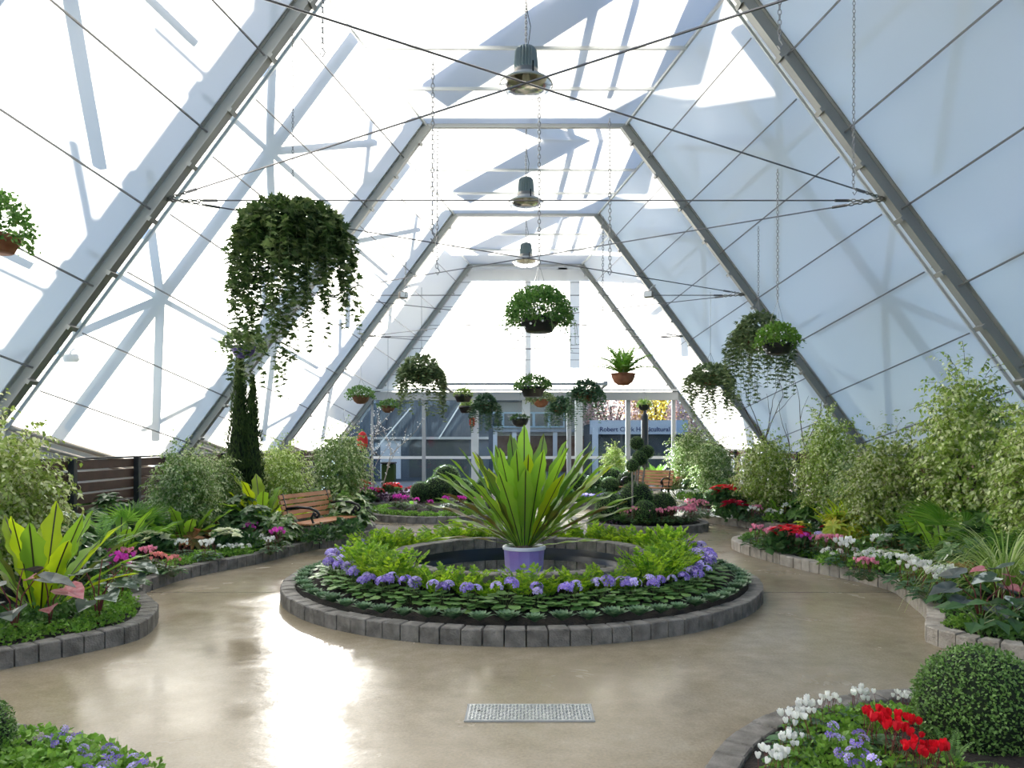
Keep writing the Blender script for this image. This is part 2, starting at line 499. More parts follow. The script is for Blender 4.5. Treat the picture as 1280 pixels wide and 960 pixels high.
for f in range(1, len(FR) - 1 + 0):
    if f > 6: break
NF = 6   # index of last frame (24.98)
for f in range(0, NF + 1):
    y = FR[f]
    # cloth of this bay
    for s, nm in ((-1, 'wall_left'), (1, 'wall_right')):
        panel(nm, fpt(f, s, ZF, 0), fpt(f, s, ZB, 0), fpt(f, s, ZB, 1), fpt(f, s, ZF, 1), 'shade_fabric', 22, 10, .011, f * 2 + s)
        # white skirt below the cloth down to the ground
        a, b = fpt(f, s, ZB, 0), fpt(f, s, ZB, 1)
        mb = MB(); mb.add([a, b, (b.x + s * .25, b.y, 0.0), (a.x + s * .25, a.y, 0.0)], [(0, 1, 2, 3)])
        tag(mb.build(nm, 'skirt_white'), kind='structure')
        # tubes along the lower edge
        mb = MB(); mb.tube([a + Vector((-s * .05, 0, .02)), b + Vector((-s * .05, 0, .02))], .045, 8); trim(mb, 'tube_tan', True)
        mb = MB(); mb.tube([a + Vector((-s * .12, 0, -.16)), b + Vector((-s * .12, 0, -.16))], .035, 8); trim(mb, 'tube_tan', True)
        # rods under the cloth
        for z in (6.75, 5.85, 5.0, 4.15, 3.3, 2.4, 1.55):
            p, q = fpt(f, s, z, 0), fpt(f, s, z, 1)
            off = Vector((-s * .05, 0, -.04))
            mb = MB(); mb.tube([p + off, q + off], .013, 5); trim(mb, 'rod_steel')
        # near edge tube of the cloth
        mb = MB(); mb.tube([fpt(f, s, ZB, 1), fpt(f, s, ZF, 1)], .03, 6)
        mb.tube([fpt(f, s, ZB, 1) + Vector((-s * .03, -.10, 0)), fpt(f, s, ZF, 1) + Vector((-s * .03, -.10, 0))], .014, 5)
        for k in range(7):
            z = ZB + .5 + k * .95
            mb.beam(fpt(f, s, z, 1) + Vector((-s * .02, -.12, 0)), fpt(f, s, z + .17, 1) + Vector((-s * .02, -.12, 0)), .09, .03)
        trim(mb, 'white_steel')
        if f > 0:
            glazing(fpt(f - 1, s, ZF, 0), fpt(f - 1, s, ZB, 0), fpt(f, s, ZB, 1), fpt(f, s, ZF, 1))
            a, b = fpt(f - 1, s, ZB, 0), fpt(f, s, ZB, 1)
            mb = MB(); mb.add([a, b, (b.x + s * .25, b.y, 0.0), (a.x + s * .25, a.y, 0.0)], [(0, 1, 2, 3)])
            tag(mb.build(nm, 'skirt_white'), kind='structure')
    panel('ceiling', tpt(f, -WF, 0), tpt(f, WF, 0), tpt(f, WF, 1), tpt(f, -WF, 1), 'shade_fabric', 10, 8, .012, 50 + f)
    if f > 0: glazing(tpt(f - 1, -WF, 0), tpt(f - 1, WF, 0), tpt(f, WF, 1), tpt(f, -WF, 1))
    for t in (.34, .66, 1.0):
        w = WF
        mb = MB(); mb.beam(tpt(f, -w, t) + Vector((0, 0, -.05 if t < 1 else .03)), tpt(f, w, t) + Vector((0, 0, -.05 if t < 1 else .03)), .04, .05); trim(mb, 'white_steel')
    for s in (-1, 1):   # edge rails of the flat top
        mb = MB(); mb.beam(tpt(f, s * WF, 0) + Vector((0, 0, -.03)), tpt(f, s * WF, 1) + Vector((0, 0, -.03)), .04, .05); trim(mb, 'white_steel')
    # the steel frame itself: two raking channels and a double header
    for s in (-1, 1):
        top, bot = Vector((s * (fx(ZF) - .02), y - .02, ZF - .03)), Vector((s * (fx(0.0) - .02), y - .02, 0.0))
        d = (bot - top).normalized(); nn = Vector((s * 1, 0, SL)).normalized()
        mb = MB()
        mb.beam(top, bot, .055, .15, up=nn)
        mb.beam(top - nn * .075, bot - nn * .075, .13, .014, up=nn)
        mb.beam(top + nn * .075, bot + nn * .075, .13, .014, up=nn)
        L_ = (bot - top).length
        for k in range(12):
            c = top + d * (.35 + k * L_ / 12.3) - nn * .10
            mb.beam(c - Vector((0, .10, 0)), c + Vector((0, .06, 0)), .05, .05, up=nn)
        trim(mb, 'rafter_steel')
    mb = MB(); mb.beam((-WF - .05, y, ZF - .04), (WF + .05, y, ZF - .04), .07, .07)
    mb.beam((-WF + .1, y + .16, ZF + .02), (WF - .1, y + .16, ZF + .02), .05, .05)
    trim(mb, 'outer_steel')
    # outer lattice standing clear of the cloth (its shadow falls on it)
    if f >= 2:
        for s in (-1, 1):
            o = Vector((s * .42, .0, .34))
            Z1, Z0 = 7.3, 1.0
            def q(z, t): return fpt(f, s, z, t) + o
            segs = [(q(Z1, .52), q(Z0, .52), .11)]
            for z in (5.5, 3.2): segs.append((q(z, 0), q(z, 1), .085))
            segs += [(q(6.9, 1), q(5.5, .52), .08), (q(5.5, .52), q(4.2, 0), .08), (q(5.5, .52), q(6.6, 0), .08), (q(3.2, .52), q(4.4, 1), .08), (q(3.2, .52), q(1.4, 0), .08), (q(3.2, .52), q(1.6, 1), .08)]
            for a, b, w in segs:
                mb = MB(); mb.beam(a, b, w, w * 1.2, up=Vector((s, .6, .74)).normalized()); trim(mb, 'lattice_steel')
for f in range(3, 7):  # added unseen plates above the roof, laid to shade the ceiling cloth
    y = FR[f]
    for (x0, y0, x1, y1, w) in ((-1.75, -.1, 1.35, -2.75, .62), (1.95, .6, 2.6, -2.6, .5), (.35, 1.0, .9, -2.4, .13), (1.0, .9, 1.5, -2.4, .10)):
        mb = MB(); mb.beam((x0 - .25, y + y0 + .95, ZF + .62 + (.25 if y0 > 0 else 0)), (x1 - .25, y + y1 + .95, ZF + 1.30), w, .08, up=(0, .3, 1)); trim(mb, 'lattice_steel')
# end of the hall: cloth above the doors, glass doors below
yE = FR[NF] + .05
xl = fx(3.15)
panel('wall_back', (-WF + .03, yE, ZF - .17), (WF - .03, yE, ZF - .17), (xl - .02, yE, 3.15), (-xl + .02, yE, 3.15), 'shade_fabric', 10, 12, .01, 91)
for z in (6.75, 5.95, 5.35, 4.6, 3.75):
    w = fx(z) - .05
    mb = MB(); mb.tube([(-w, yE - .05, z), (w, yE - .05, z)], .012, 5); trim(mb, 'rod_steel')
for x in (0.0,):
    mb = MB(); mb.beam((x, yE + .25, 3.0), (x, yE + .25, ZF - .3 if x == 0 else 6.0), .16, .1, up=(0, 1, 0)); trim(mb, 'outer_steel')
mb = MB(); mb.beam((-2.6, yE + 1.2, 7.75), (-6.3, yE + 1.2, 2.6), 1.5, .1, up=(0, 1, 0)); trim(mb, 'lattice_steel')  # this and the next two: added unseen boards, set to shade the end cloth
mb = MB(); mb.beam((-3.2, yE + 1.2, 7.55), (2.6, yE + 1.2, 7.55), .85, .1, up=(0, 1, 0)); trim(mb, 'lattice_steel')
mb = MB(); mb.beam((1.25, yE + 1.2, 7.5), (1.25, yE + 1.2, 4.3), .3, .1, up=(0, 1, 0)); trim(mb, 'lattice_steel')
# lintel, gutter and portal beams above the glass doors
mb = MB(); mb.beam((-xl, yE - .1, 3.05), (xl, yE - .1, 3.05), .16, .26); trim(mb, 'outer_steel')
mb = MB(); mb.beam((-xl, yE - .2, 3.24), (xl, yE - .2, 3.24), .10, .05); trim(mb, 'white_steel')
for i, (x0, x1) in enumerate(((-2.4, 2.3),)):
    mb = MB(); mb.beam((x0 - .2, yE - 1.5, 3.34), (x1 + .2, yE - 1.5, 3.34), .18, .07); trim(mb, 'outer_steel')
    for x in (x0, x1):
        mb = MB(); mb.beam((x, yE - .1, 3.22), (x * 1.06, yE - 1.6, 3.36), .12, .12); trim(mb, 'outer_steel')
posts = [(-5.0, .08, 'outer_steel'), (-3.32, .12, 'outer_steel'), (-1.66, .24, 'white_steel'), (.0, .26, 'white_steel'), (1.4, .14, 'outer_steel'), (1.72, .24, 'white_steel'), (3.32, .15, 'outer_steel'), (4.8, .12, 'outer_steel')]
for x, w, m in posts:
    mb = MB(); mb.box((x, yE, 1.5), (w, .12, 3.0), bev=.01); trim(mb, m)
for a, b in zip(posts[:-1], posts[1:]):
    wn[0] += 1
    x0, x1 = a[0] + a[1] / 2, b[0] - b[1] / 2
    if x1 - x0 < .1: continue
    mb = MB(); mb.box(((x0 + x1) / 2, yE, 1.5), (x1 - x0, .008, 2.92))
    tag(mb.build('window_%d' % wn[0], 'door_glass'), kind='structure')
    mb = MB(); mb.box(((x0 + x1) / 2, yE - .03, 1.06), (x1 - x0, .05, .09)); trim(mb, 'sign_white')
mb = MB(); mb.box((0, yE, .05), (2 * xl + 3, .14, .1)); trim(mb, 'outer_steel')
# side infill of the end wall
for s in (-1, 1):
    mb = MB(); mb.add([(s * xl, yE, 3.15), (s * (fx(0)), yE, 0), (s * 4.9, yE, 0), (s * 4.9, yE, 3.15)], [(0, 1, 2, 3)])
    wn[0] += 1
    tag(mb.build('window_%d' % wn[0], 'clear_sheet'), kind='structure')

# floor
mb = MB()
mb.add([(-9.2, -9, 0), (9.2, -9, 0), (9.2, yE, 0), (-9.2, yE, 0)], [(0, 1, 2, 3)])
tag(mb.build('floor', 'sealed_concrete'), kind='structure')
# cloth behind the viewer
panel('wall_front', (-9, FR[0] - LN, 8), (9, FR[0] - LN, 8), (9, FR[0] - LN, 0), (-9, FR[0] - LN, 0), 'shade_fabric', 1, 1, 0, 95)

# ------------------------------------------------------------------ timber fences along both sides
def fence(s, y0, y1, mat, label, top=1.30):
    X = s * 6.42
    t = thing('timber_fence', label, 'fence', (X, y0, 0))
    n = 7
    for k in range(n):
        z = top - .075 - k * .165
        m = MB(); L = y1 - y0; yy = 0; 
        while yy < L - .05:
            e = min(L, yy + 1.8)
            m.box((0, (yy + e) / 2, z), (.025, e - yy - .012, .135), bev=.004); yy = e
        m.build('board', mat, t)
    yy = 0
    while yy <= y1 - y0 + .01:
        m = MB(); m.box((-s * .05, yy, top / 2 + .01), (.09, .09, top + .03), bev=.006); m.build('fence_post', 'fence_post', t); yy += 1.8
    m = MB(); m.box((0, (y1 - y0) / 2, top + .015), (.05, y1 - y0, .03)); m.build('top_rail', 'fence_post', t)
    return t
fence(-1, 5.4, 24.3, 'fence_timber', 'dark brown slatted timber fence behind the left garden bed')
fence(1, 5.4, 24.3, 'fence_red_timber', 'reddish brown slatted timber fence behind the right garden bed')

# ------------------------------------------------------------------ stone edging and beds
def resample(pts, step, closed):
    P_ = [Vector((p[0], p[1])) for p in pts]
    if closed: P_ = P_ + [P_[0]]
    # catmull-rom through the points for a soft curve
    out = []
    n = len(P_)
    for i in range(n - 1):
        p0 = P_[i - 1] if i > 0 else (P_[-2] if closed else P_[0]); p1 = P_[i]; p2 = P_[i + 1]
        p3 = P_[i + 2] if i + 2 < n else (P_[1] if closed else P_[-1])
        for k in range(12):
            t = k / 12
            out.append(.5 * ((2 * p1) + (p2 - p0) * t + (2 * p0 - 5 * p1 + 4 * p2 - p3) * t * t + (3 * p1 - 3 * p2 + p3 - p0) * t ** 3))
    out.append(P_[-1])
    d = [0]
    for a, b in zip(out[:-1], out[1:]): d.append(d[-1] + (b - a).length)
    m = max(1, round(d[-1] / step)); res = []
    j = 0
    for k in range(m + 1):
        t = d[-1] * k / m
        while j < len(d) - 2 and d[j + 1] < t: j += 1
        f = (t - d[j]) / max(1e-9, d[j + 1] - d[j])
        res.append(out[j].lerp(out[j + 1], min(1, f)))
    return res
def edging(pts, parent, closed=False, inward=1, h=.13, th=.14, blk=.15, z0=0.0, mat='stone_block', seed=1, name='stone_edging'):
    """a row of small stone blocks along the path; inward = +1 when the bed lies to the left of the walking direction"""
    rs = random.Random(seed)
    path = resample(pts, blk, closed)
    mb = MB(); n = len(path)
    def nrm(i):
        a = path[(i - 1) % (n - 1)] if closed else path[max(0, i - 1)]
        b = path[(i + 1) % (n - 1)] if closed else path[min(n - 1, i + 1)]
        d = (b - a).normalized(); return Vector((-d.y, d.x)) * inward
    for i in range(n - 1):
        a, b = path[i], path[i + 1]
        na, nb = nrm(i), nrm(i + 1)
        g = .0055
        d = (b - a).normalized() * g
        hh = h + rs.uniform(-.004, .004); o = rs.uniform(-.004, .004); c = .008
        a0, b0 = a + d + na * o, b - d + nb * o
        a1, b1 = a0 + na * th, b0 + nb * th
        if (b1 - a1).dot(b0 - a0) <= 0: a1 = b1 = (a1 + b1) / 2
        V = []
        def ring(z, ins):
            ctr = (a0 + b0 + a1 + b1) / 4
            for q in (a0, b0, b1, a1):
                v = q + (ctr - q).normalized() * ins
                V.append((v.x, v.y, z))
        ring(z0, 0); ring(z0 + hh - c, 0); ring(z0 + hh, c * 1.2)
        F = [(0, 1, 5, 4), (1, 2, 6, 5), (2, 3, 7, 6), (3, 0, 4, 7), (4, 5, 9, 8), (5, 6, 10, 9), (6, 7, 11, 10), (7, 4, 8, 11), (8, 9, 10, 11)]
        if inward < 0: F = [tuple(reversed(f)) for f in F]
        mb.add(V, F)
    mb.build(name, mat, parent)
    return path
def circle(cx, cy, r, n=24): return [(cx + r * math.cos(2 * PI * i / n), cy + r * math.sin(2 * PI * i / n)) for i in range(n)]
def soil_poly(pts, parent, z=.10, mound=.0, name='soil'):
    c = (sum(p[0] for p in pts) / len(pts), sum(p[1] for p in pts) / len(pts))
    V = [(c[0], c[1], z + mound)]
    n = len(pts)
    for r in (.35, .7, .9, 1.0):
        for p in pts: V.append((c[0] + (p[0] - c[0]) * r, c[1] + (p[1] - c[1]) * r, z + mound * (1 - r * r)))
    F = [(0, 1 + i, 1 + (i + 1) % n) for i in range(n)]
    for k in range(3):
        for i in range(n): F.append((1 + k * n + i, 1 + (k + 1) * n + i, 1 + (k + 1) * n + (i + 1) % n, 1 + k * n + (i + 1) % n))
    mb = MB(); mb.add(V, F); mb.build(name, 'soil', parent, smooth=True)
def bed_open(label, curb, back, **k):
    """bed with stone edging only where people walk; back = remaining outline"""
    t = thing('garden_bed', label, 'garden bed')
    path = edging(curb, t, False, **k)
    inward = k.get('inward', 1)
    n = len(path); ins = []
    for i in range(n):
        a, b = path[max(0, i - 1)], path[min(n - 1, i + 1)]
        d = (b - a).normalized(); ins.append(path[i] + Vector((-d.y, d.x)) * inward * .13)
    import mathutils.geometry as mg
    poly = [Vector((p.x, p.y, .10)) for p in ins] + [Vector((p[0], p[1], .10)) for p in back]
    tri = mg.tessellate_polygon([poly])
    mb = MB(); mb.add([tuple(p) for p in poly], [tuple(f) for f in tri]); mb.build('soil', 'soil', t)
    return t

# left bed, right bed 1 (near), right bed 2 (behind it), far left bed, far middle bed
LEFT_CURB = [(-4.7, 4.55), (-3.9, 4.9), (-3.46, 5.55), (-3.18, 5.75), (-3.04, 6.1), (-3.2, 6.7), (-3.62, 7.3), (-3.88, 7.8), (-3.91, 8.3), (-3.84, 8.75), (-3.66, 9.3), (-3.42, 9.8), (-3.10, 10.97), (-2.84, 11.45), (-2.62, 11.9), (-2.52, 12.7), (-2.75, 13.8), (-3.4, 14.8), (-3.9, 15.9), (-4.1, 17.0)]
LEFT_CURB[0:3] = [(-5.6, 4.2), (-4.4, 4.62), (-3.75, 5.05)]
bed_open('long left garden bed with a curving stone edge passing under the wooden bench', LEFT_CURB, [(-6.38, 17), (-6.38, 4.3)], inward=1, seed=3)
RIGHT_CURB = [(5.2, 4.85), (4.2, 5.1), (3.48, 5.38), (3.20, 5.65), (3.10, 5.95), (3.22, 6.2), (3.48, 6.68), (3.65, 7.28), (3.79, 7.9), (3.76, 8.25), (3.58, 8.8), (3.35, 9.3), (3.15, 10.06), (3.0, 10.9), (3.08, 11.5), (3.5, 11.95), (4.4, 12.2), (6.3, 12.3)]
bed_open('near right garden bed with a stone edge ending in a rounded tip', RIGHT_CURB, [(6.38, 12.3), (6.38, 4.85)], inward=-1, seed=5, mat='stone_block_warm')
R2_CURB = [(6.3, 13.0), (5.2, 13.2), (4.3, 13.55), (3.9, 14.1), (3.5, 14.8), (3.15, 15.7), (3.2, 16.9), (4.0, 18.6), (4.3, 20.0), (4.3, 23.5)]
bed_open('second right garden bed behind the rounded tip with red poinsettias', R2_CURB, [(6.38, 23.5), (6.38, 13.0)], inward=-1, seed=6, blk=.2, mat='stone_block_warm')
FL_CURB = [(-6.3, 17.6), (-4.6, 17.7), (-3.75, 17.9), (-2.2, 18.9), (-1.5, 20.2), (-1.4, 23.6)]
bed_open('far left garden bed near the glass doors with red poinsettias', FL_CURB, [(-6.38, 23.6), (-6.38, 17.6)], inward=1, seed=7, blk=.2)
FM_CURB = [(3.6, 22.6), (3.0, 20.2), (2.3, 18.4), (1.7, 18.0), (1.0, 18.2), (.85, 19.2), (1.6, 21.0), (2.0, 23.2)]
bed_open('far middle garden bed of dark purple plants in front of clipped balls', FM_CURB, [], inward=-1, seed=8, blk=.2)
# back bed under the bench on the right in the distance

def island(label, cx, cy, r, mound, seed, blk=.2):
    t = thing('garden_bed', label, 'garden bed')
    edging(circle(cx, cy, r), t, True, inward=1, seed=seed, blk=blk)
    soil_poly(circle(cx, cy, r - .13, 32), t, .10, mound)
island('round stone-edged island bed of magenta cyclamen behind the bench', -1.75, 16.3, 1.68, .15, 11)
island('round stone-edged island bed of pink cyclamen and clipped balls', 2.2, 14.0, 1.1, .15, 12)
island('corner flower bed with curved stone edge beside the big clipped ball', 2.4, 2.7, 1.75, .10, 13, .16)
island('corner flower bed of violas at the bottom left of the path', -2.95, 2.45, 1.5, .10, 14, .16)

# centre ring planter with raised pond
CXC, CYC = -.04, 8.31
t = thing('ring_planter', 'large round stone planter ring in the middle of the concrete floor', 'planter')
edging(circle(CXC, CYC, 2.49), t, True, inward=1, blk=.168, seed=21)
# sloping soil between the two rings
mb = MB(); n = 64; prof = [(2.36, .10), (2.0, .16), (1.6, .24), (1.44, .25)]
V = [(CXC + r * math.cos(2 * PI * i / n), CYC + r * math.sin(2 * PI * i / n), z) for r, z in prof for i in range(n)]
F = [(k * n + i, k * n + (i + 1) % n, (k + 1) * n + (i + 1) % n, (k + 1) * n + i) for k in range(3) for i in range(n)]
mb.add(V, F); mb.build('soil', 'soil', t, smooth=True)
t = thing('pond', 'round raised pond walled with stone blocks around the purple pot', 'pond')
edging(circle(CXC, CYC, 1.447), t, True, inward=1, blk=.165, h=.135, th=.17, z0=.228, seed=22, name='stone_rim')
mb = MB(); mb.lathe([(1.27, .24), (1.24, .10), (1.24, .02)], 64, (CXC, CYC, 0)); mb.lathe([(1.40, .02), (1.40, .232)], 64, (CXC, CYC, 0)); mb.build('liner', 'liner_black', t, smooth=True)
mb = MB(); mb.lathe([(0.001, .09), (.6, .10), (1.25, .11)], 48, (CXC, CYC, 0)); mb.build('pebble_bottom', 'pebble_bed', t, smooth=True)
mb = MB(); mb.lathe([(0.001, .165), (1.245, .165)], 48, (CXC, CYC, 0)); mb.build('water', 'clear_water', t)

# drain cover
t = thing('drain_cover', 'oblong grey chequer plate drain cover set into the floor', 'drain cover', (0.02, 4.40, 0))
mb = MB(); mb.box((0, 0, .004), (.70, .26, .008)); 
rs = random.Random(3)
for i in range(34):
    for j in range(9):
        x, y = -.335 + i * .0203, -.11 + j * .0275
        mb.box((x, y, .0095), (.014, .005, .004), rz=.6 if (i + j) % 2 else -.6)
mb.build('plate', 'galvanised', t)
mb = MB(); mb.box((0, .135, .003), (.73, .012, .007)); mb.box((0, -.135, .003), (.73, .012, .007)); mb.box((.357, 0, .003), (.012, .26, .007)); mb.box((-.357, 0, .003), (.012, .26, .007))
mb.build('frame', 'grey_concrete', t)
mb = MB(); mb.lathe([(.001, .0085), (.011, .0085), (.011, .004)], 12, (-.29, .02, 0)); mb.build('lifting_hole', 'dark_gap', t)

# ------------------------------------------------------------------ lamps
def high_bay(y, label, zc):
    t = thing('pendant_lamp', label, 'lamp', (0, y, zc), group='high bay lamps along the ridge', scale=1.12)
    mb = MB(); n = 44
    V = []; prof = [(.02, .34), (.115, .33), (.145, .29), (.165, .06), (.155, .04)]
    for (r, z) in prof:
        for k in range(n):
            rr = r * (1.0 if k % 2 else .86) if .05 < z < .32 else r
            V.append((rr * math.cos(2 * PI * k / n), rr * math.sin(2 * PI * k / n), z))
    F = [(i * n + k, i * n + (k + 1) % n, (i + 1) * n + (k + 1) % n, (i + 1) * n + k) for i in range(len(prof) - 1) for k in range(n)]
    mb.add(V, F); mb.build('ballast_housing', 'ash_fin', t)
    mb = MB(); mb.lathe([(.15, .05), (.175, .0), (.175, -.02)], 32); mb.build('collar', 'lamp_collar', t, smooth=True)
    mb = MB(); mb.lathe([(.16, -.01), (.24, -.06), (.345, -.13), (.355, -.155), (.34, -.16), (.235, -.075), (.15, -.02)], 40); mb.build('reflector', 'lamp_inner', t, smooth=True)
    mb = MB(); mb.lathe([(.345, -.155), (.30, -.22), (.16, -.265), (.001, -.275)], 40); mb.build('glass_lens', 'lamp_prism', t, smooth=True)
    mb = MB(); mb.sphere((0, 0, -.06), .05, 10, 8, sc=(1, 1, 1.8)); mb.build('bulb', 'sign_white', t, smooth=True)
    mb = MB(); mb.box((.09, -.30, -.06), (.02, .02, .13)); mb.box((.09, -.20, .02), (.02, .2, .02)); mb.build('clip', 'cast_iron', t)
    mb = MB(); chain(mb, Vector((0, 0, (8.05 - zc) / 1.12)), Vector((0, 0, .34)), .05, .006); mb.build('chain', 'chain_steel', t)
    mb = MB(); mb.tube([(0.0, 0, 1.0), (.02, 0, .8), (.06, 0, .62), (.04, 0, .45), (.02, 0, .34)], .005, 5); mb.build('power_cord', 'black_plastic', t)
    return t
def chain(mb, a, b, link=.05, r=.005, n=4):
    """links as stretched rings turned by a quarter each"""
    a, b = Vector(a), Vector(b); L = (b - a).length
    m = max(1, int(L / (link * .78))); d = (b - a).normalized()
    u = d.cross(Vector((0, 1, 0)))
    if u.length < .05: u = d.cross(Vector((1, 0, 0)))
    u.normalize(); v = d.cross(u)
    for i in range(m):
        c = a + d * (L * (i + .5) / m); w = u if i % 2 else v
        pts = []
        for k in range(8):
            t = 2 * PI * k / 8 + PI / 8
            pts.append(c + d * math.cos(t) * link * .5 + w * math.sin(t) * link * .27)
        pts.append(pts[0])
        mb.tube(pts, r, n, cap=False)
for y, l in ((11.3, 'largest and nearest high bay lamp hanging by a chain below the roof'), (16.8, 'middle of three high bay lamps hanging down the ridge line'), (22.3, 'smallest and farthest high bay lamp near the glass end')):
    high_bay(y, l, 6.97 if y < 12 else 6.95)

# ------------------------------------------------------------------ cables: flat net at z = 4.25
ZC = 4.25
def cable(p, q, label, ends=True, r=.0085):
    p, q = Vector(p), Vector(q); d = (q - p).normalized()
    t = thing('steel_cable', label, 'cable', p)
    mb = MB(); k = .55 if ends else 0
    mb.tube([d * k, (q - p) - d * k], r, 5); mb.build('cable', 'cable_steel', t)
    if ends:
        for s0 in (0, 1):
            o = Vector((0, 0, 0)) if s0 == 0 else (q - p)
            dd = d if s0 == 0 else -d
            mb = MB(); chain(mb, o, o + dd * .42, .055, .007); mb.build('end_chain', 'chain_steel', t)
            mb = MB(); mb.tube([o + dd * .40, o + dd * .56], .016, 6); mb.build('turnbuckle', 'cable_steel', t)
XC = fx(ZC) - .12
names = {1: 'nearest', 2: 'second', 3: 'third', 4: 'fourth'}
bn = ['', 'nearest', 'second', 'third', 'farthest']
for i in range(1, 5):
    ya, yb = FR[i + 1], FR[i + 2]
    cable((-XC, ya, ZC), (XC, yb, ZC), 'slanting steel cable of the %s crossed pair, running back to the right' % bn[i])
    cable((XC, ya, ZC), (-XC, yb, ZC), 'slanting steel cable of the %s crossed pair, running back to the left' % bn[i])
    cable((-XC, yb, ZC - .02), (XC, yb, ZC - .02), 'straight steel cable strung across the hall at the %s frame' % ('first', 'second', 'third', 'last')[i - 1])
def loose_chain(x, y, z1, z0, label, link=.042):
    t = thing('hanging_chain', label, 'chain', (x, y, z1))
    mb = MB(); chain(mb, Vector((0, 0, 0)), Vector((rnd.uniform(-.01, .01), 0, z0 - z1)), link, .0034); mb.build('links', 'chain_steel', t)
    mb = MB(); mb.tube([(0, 0, z0 - z1), (.018, 0, z0 - z1 - .03), (0, 0, z0 - z1 - .06), (-.014, 0, z0 - z1 - .035)], .005, 5); mb.build('hook', 'chain_steel', t)
def pxchain(px, y1, y0, d, label, top=None):
    a, b = P(px, y1, d), P(px, y0, d)
    loose_chain(a.x, d, top if top else a.z, b.z, label)
pxchain(541, 75, 292, 5.43, 'empty long chain left of the nearest lamp, the left one of two close together', ZC)
pxchain(547, 160, 335, 6.6, 'empty long chain left of the nearest lamp, the right one of two close together', ZC)
pxchain(762, 150, 335, 6.4, 'empty chain hanging right of the nearest lamp', ZC)
pxchain(754, 265, 388, 9.2, 'thin empty chain hanging just left of another chain right of centre', ZC)
pxchain(403, 0, 60, 5.0, 'short empty chain at the top edge left of the nearest lamp', 7.88)
pxchain(975, 0, 50, 5.0, 'short empty chain at the top edge right of the nearest lamp', 7.88)
pxchain(1068, 0, 235, 6.5, 'long empty chain in front of the blue right wall', 6.1)
for px, y0_, d, w in ((507, 372, 11.4, 'left'), (492, 330, 11.0, 'far left'), (601, 470, 15.5, 'centre left')):
    pxchain(px, 300, y0_, d, 'thin empty chain among the cables at %s of the hanging basket row' % w, ZC)

# flood lights clamped on the frames
def flood(p, rz, label):
    t = thing('flood_light', label, 'flood light', p, rz)
    mb = MB(); mb.box((0, 0, 0), (.17, .10, .12), bev=.015); mb.build('housing', 'flood_body', t)
    mb = MB(); mb.box((0, -.055, 0), (.14, .01, .09)); mb.build('lens', 'sign_white', t)
    mb = MB(); mb.tube([(0, .02, .06), (.04, .05, .14), (.10, .08, .18)], .012, 6); mb.build('bracket', 'outer_steel', t)
flood(P(92, 446, 11.6), .6, 'small flood light on the left cloth wall below the nearest frame')
flood(P(1240, 442, 11.6), -.6, 'small flood light on the right cloth wall below the nearest frame')
flood(P(504, 369, 14.0), .5, 'small flood light at the left end of a cable on the second frame')
flood(P(811, 368, 14.0), -.5, 'small flood light at the right side on the second frame cable')
# ================================================================== plant materials
mat_leaf('fern_lime', (.11, .26, .03), (.40, .58, .06), .45, .4, tcol=(1.5, 1.4, .6))
mat_leaf('nest_blade', (.14, .31, .035), (.28, .48, .07), .40, .35, tcol=(1.6, 1.5, .7))
mat_leaf('nest_blade_yellow', (.26, .42, .02), (.42, .55, .04), .50, .35, tcol=(1.5, 1.35, .5))
mat_patch_leaf('nest_blade_brown', (.14, .30, .035), (.21, .15, .035), 2.2, .25, .42, .60)
mat_basic('midrib_dark', (.030, .028, .012), .5)
mat_leaf('ficus_leaf', (.16, .27, .06), (.27, .41, .11), .32, .38, edge=(.68, .74, .42))
mat_leaf('ficus_leaf_yellow', (.25, .37, .06), (.42, .54, .12), .35, .38, edge=(.80, .84, .46))
mat_leaf('conifer_leaf', (.025, .055, .010), (.065, .105, .020), .15, .7)
mat_leaf('dark_leaf', (.035, .095, .028), (.09, .19, .055), .25, .32)
mat_leaf('mid_leaf', (.07, .17, .035), (.16, .32, .065), .3, .38)
mat_leaf('fresh_leaf', (.13, .30, .035), (.27, .48, .07), .35, .4)
mat_leaf('primrose_leaf', (.09, .21, .05), (.21, .37, .10), .25, .45)
mat_leaf('bluegreen_leaf', (.05, .12, .055), (.11, .21, .095), .2, .45)
mat_leaf('rosette_leaf', (.085, .17, .08), (.20, .31, .17), .2, .5)
mat_leaf('ball_leaf', (.06, .14, .03), (.19, .33, .08), .2, .33)
mat_leaf('ivy_leaf', (.035, .075, .022), (.10, .17, .045), .38, .42, edge=(.20, .27, .10))
mat_leaf('silver_vine_leaf', (.085, .14, .055), (.20, .26, .11), .35, .5, edge=(.28, .36, .16))
mat_leaf('weeping_leaf', (.04, .10, .05), (.10, .19, .09), .25, .5)
mat_leaf('grass_blade', (.22, .40, .06), (.44, .60, .14), .38, .45, edge=(.62, .72, .32))
mat_leaf('lime_blade', (.30, .50, .04), (.48, .62, .06), .45, .4)
mat_leaf('croton_leaf', (.30, .46, .04), (.62, .66, .07), .4, .35, edge=(.72, .62, .10))
mat_leaf('bromeliad_leaf', (.10, .16, .04), (.38, .16, .06), .3, .4, edge=(.62, .28, .14))
mat_leaf('purple_leaf', (.035, .018, .035), (.10, .045, .075), .2, .4, edge=(.38, .28, .38))
mat_leaf('petal_pink', (.80, .18, .34), (.92, .42, .55), .3, .5)
mat_leaf('petal_magenta', (.62, .03, .42), (.85, .12, .66), .3, .5)
mat_leaf('petal_white', (.80, .80, .76), (.92, .92, .88), .3, .5)
mat_leaf('petal_red', (.55, .004, .01), (.80, .012, .03), .3, .5)
mat_leaf('petal_dark_red', (.42, .004, .035), (.62, .012, .07), .3, .5)
mat_leaf('petal_lilac', (.48, .38, .85), (.68, .60, .95), .3, .5)
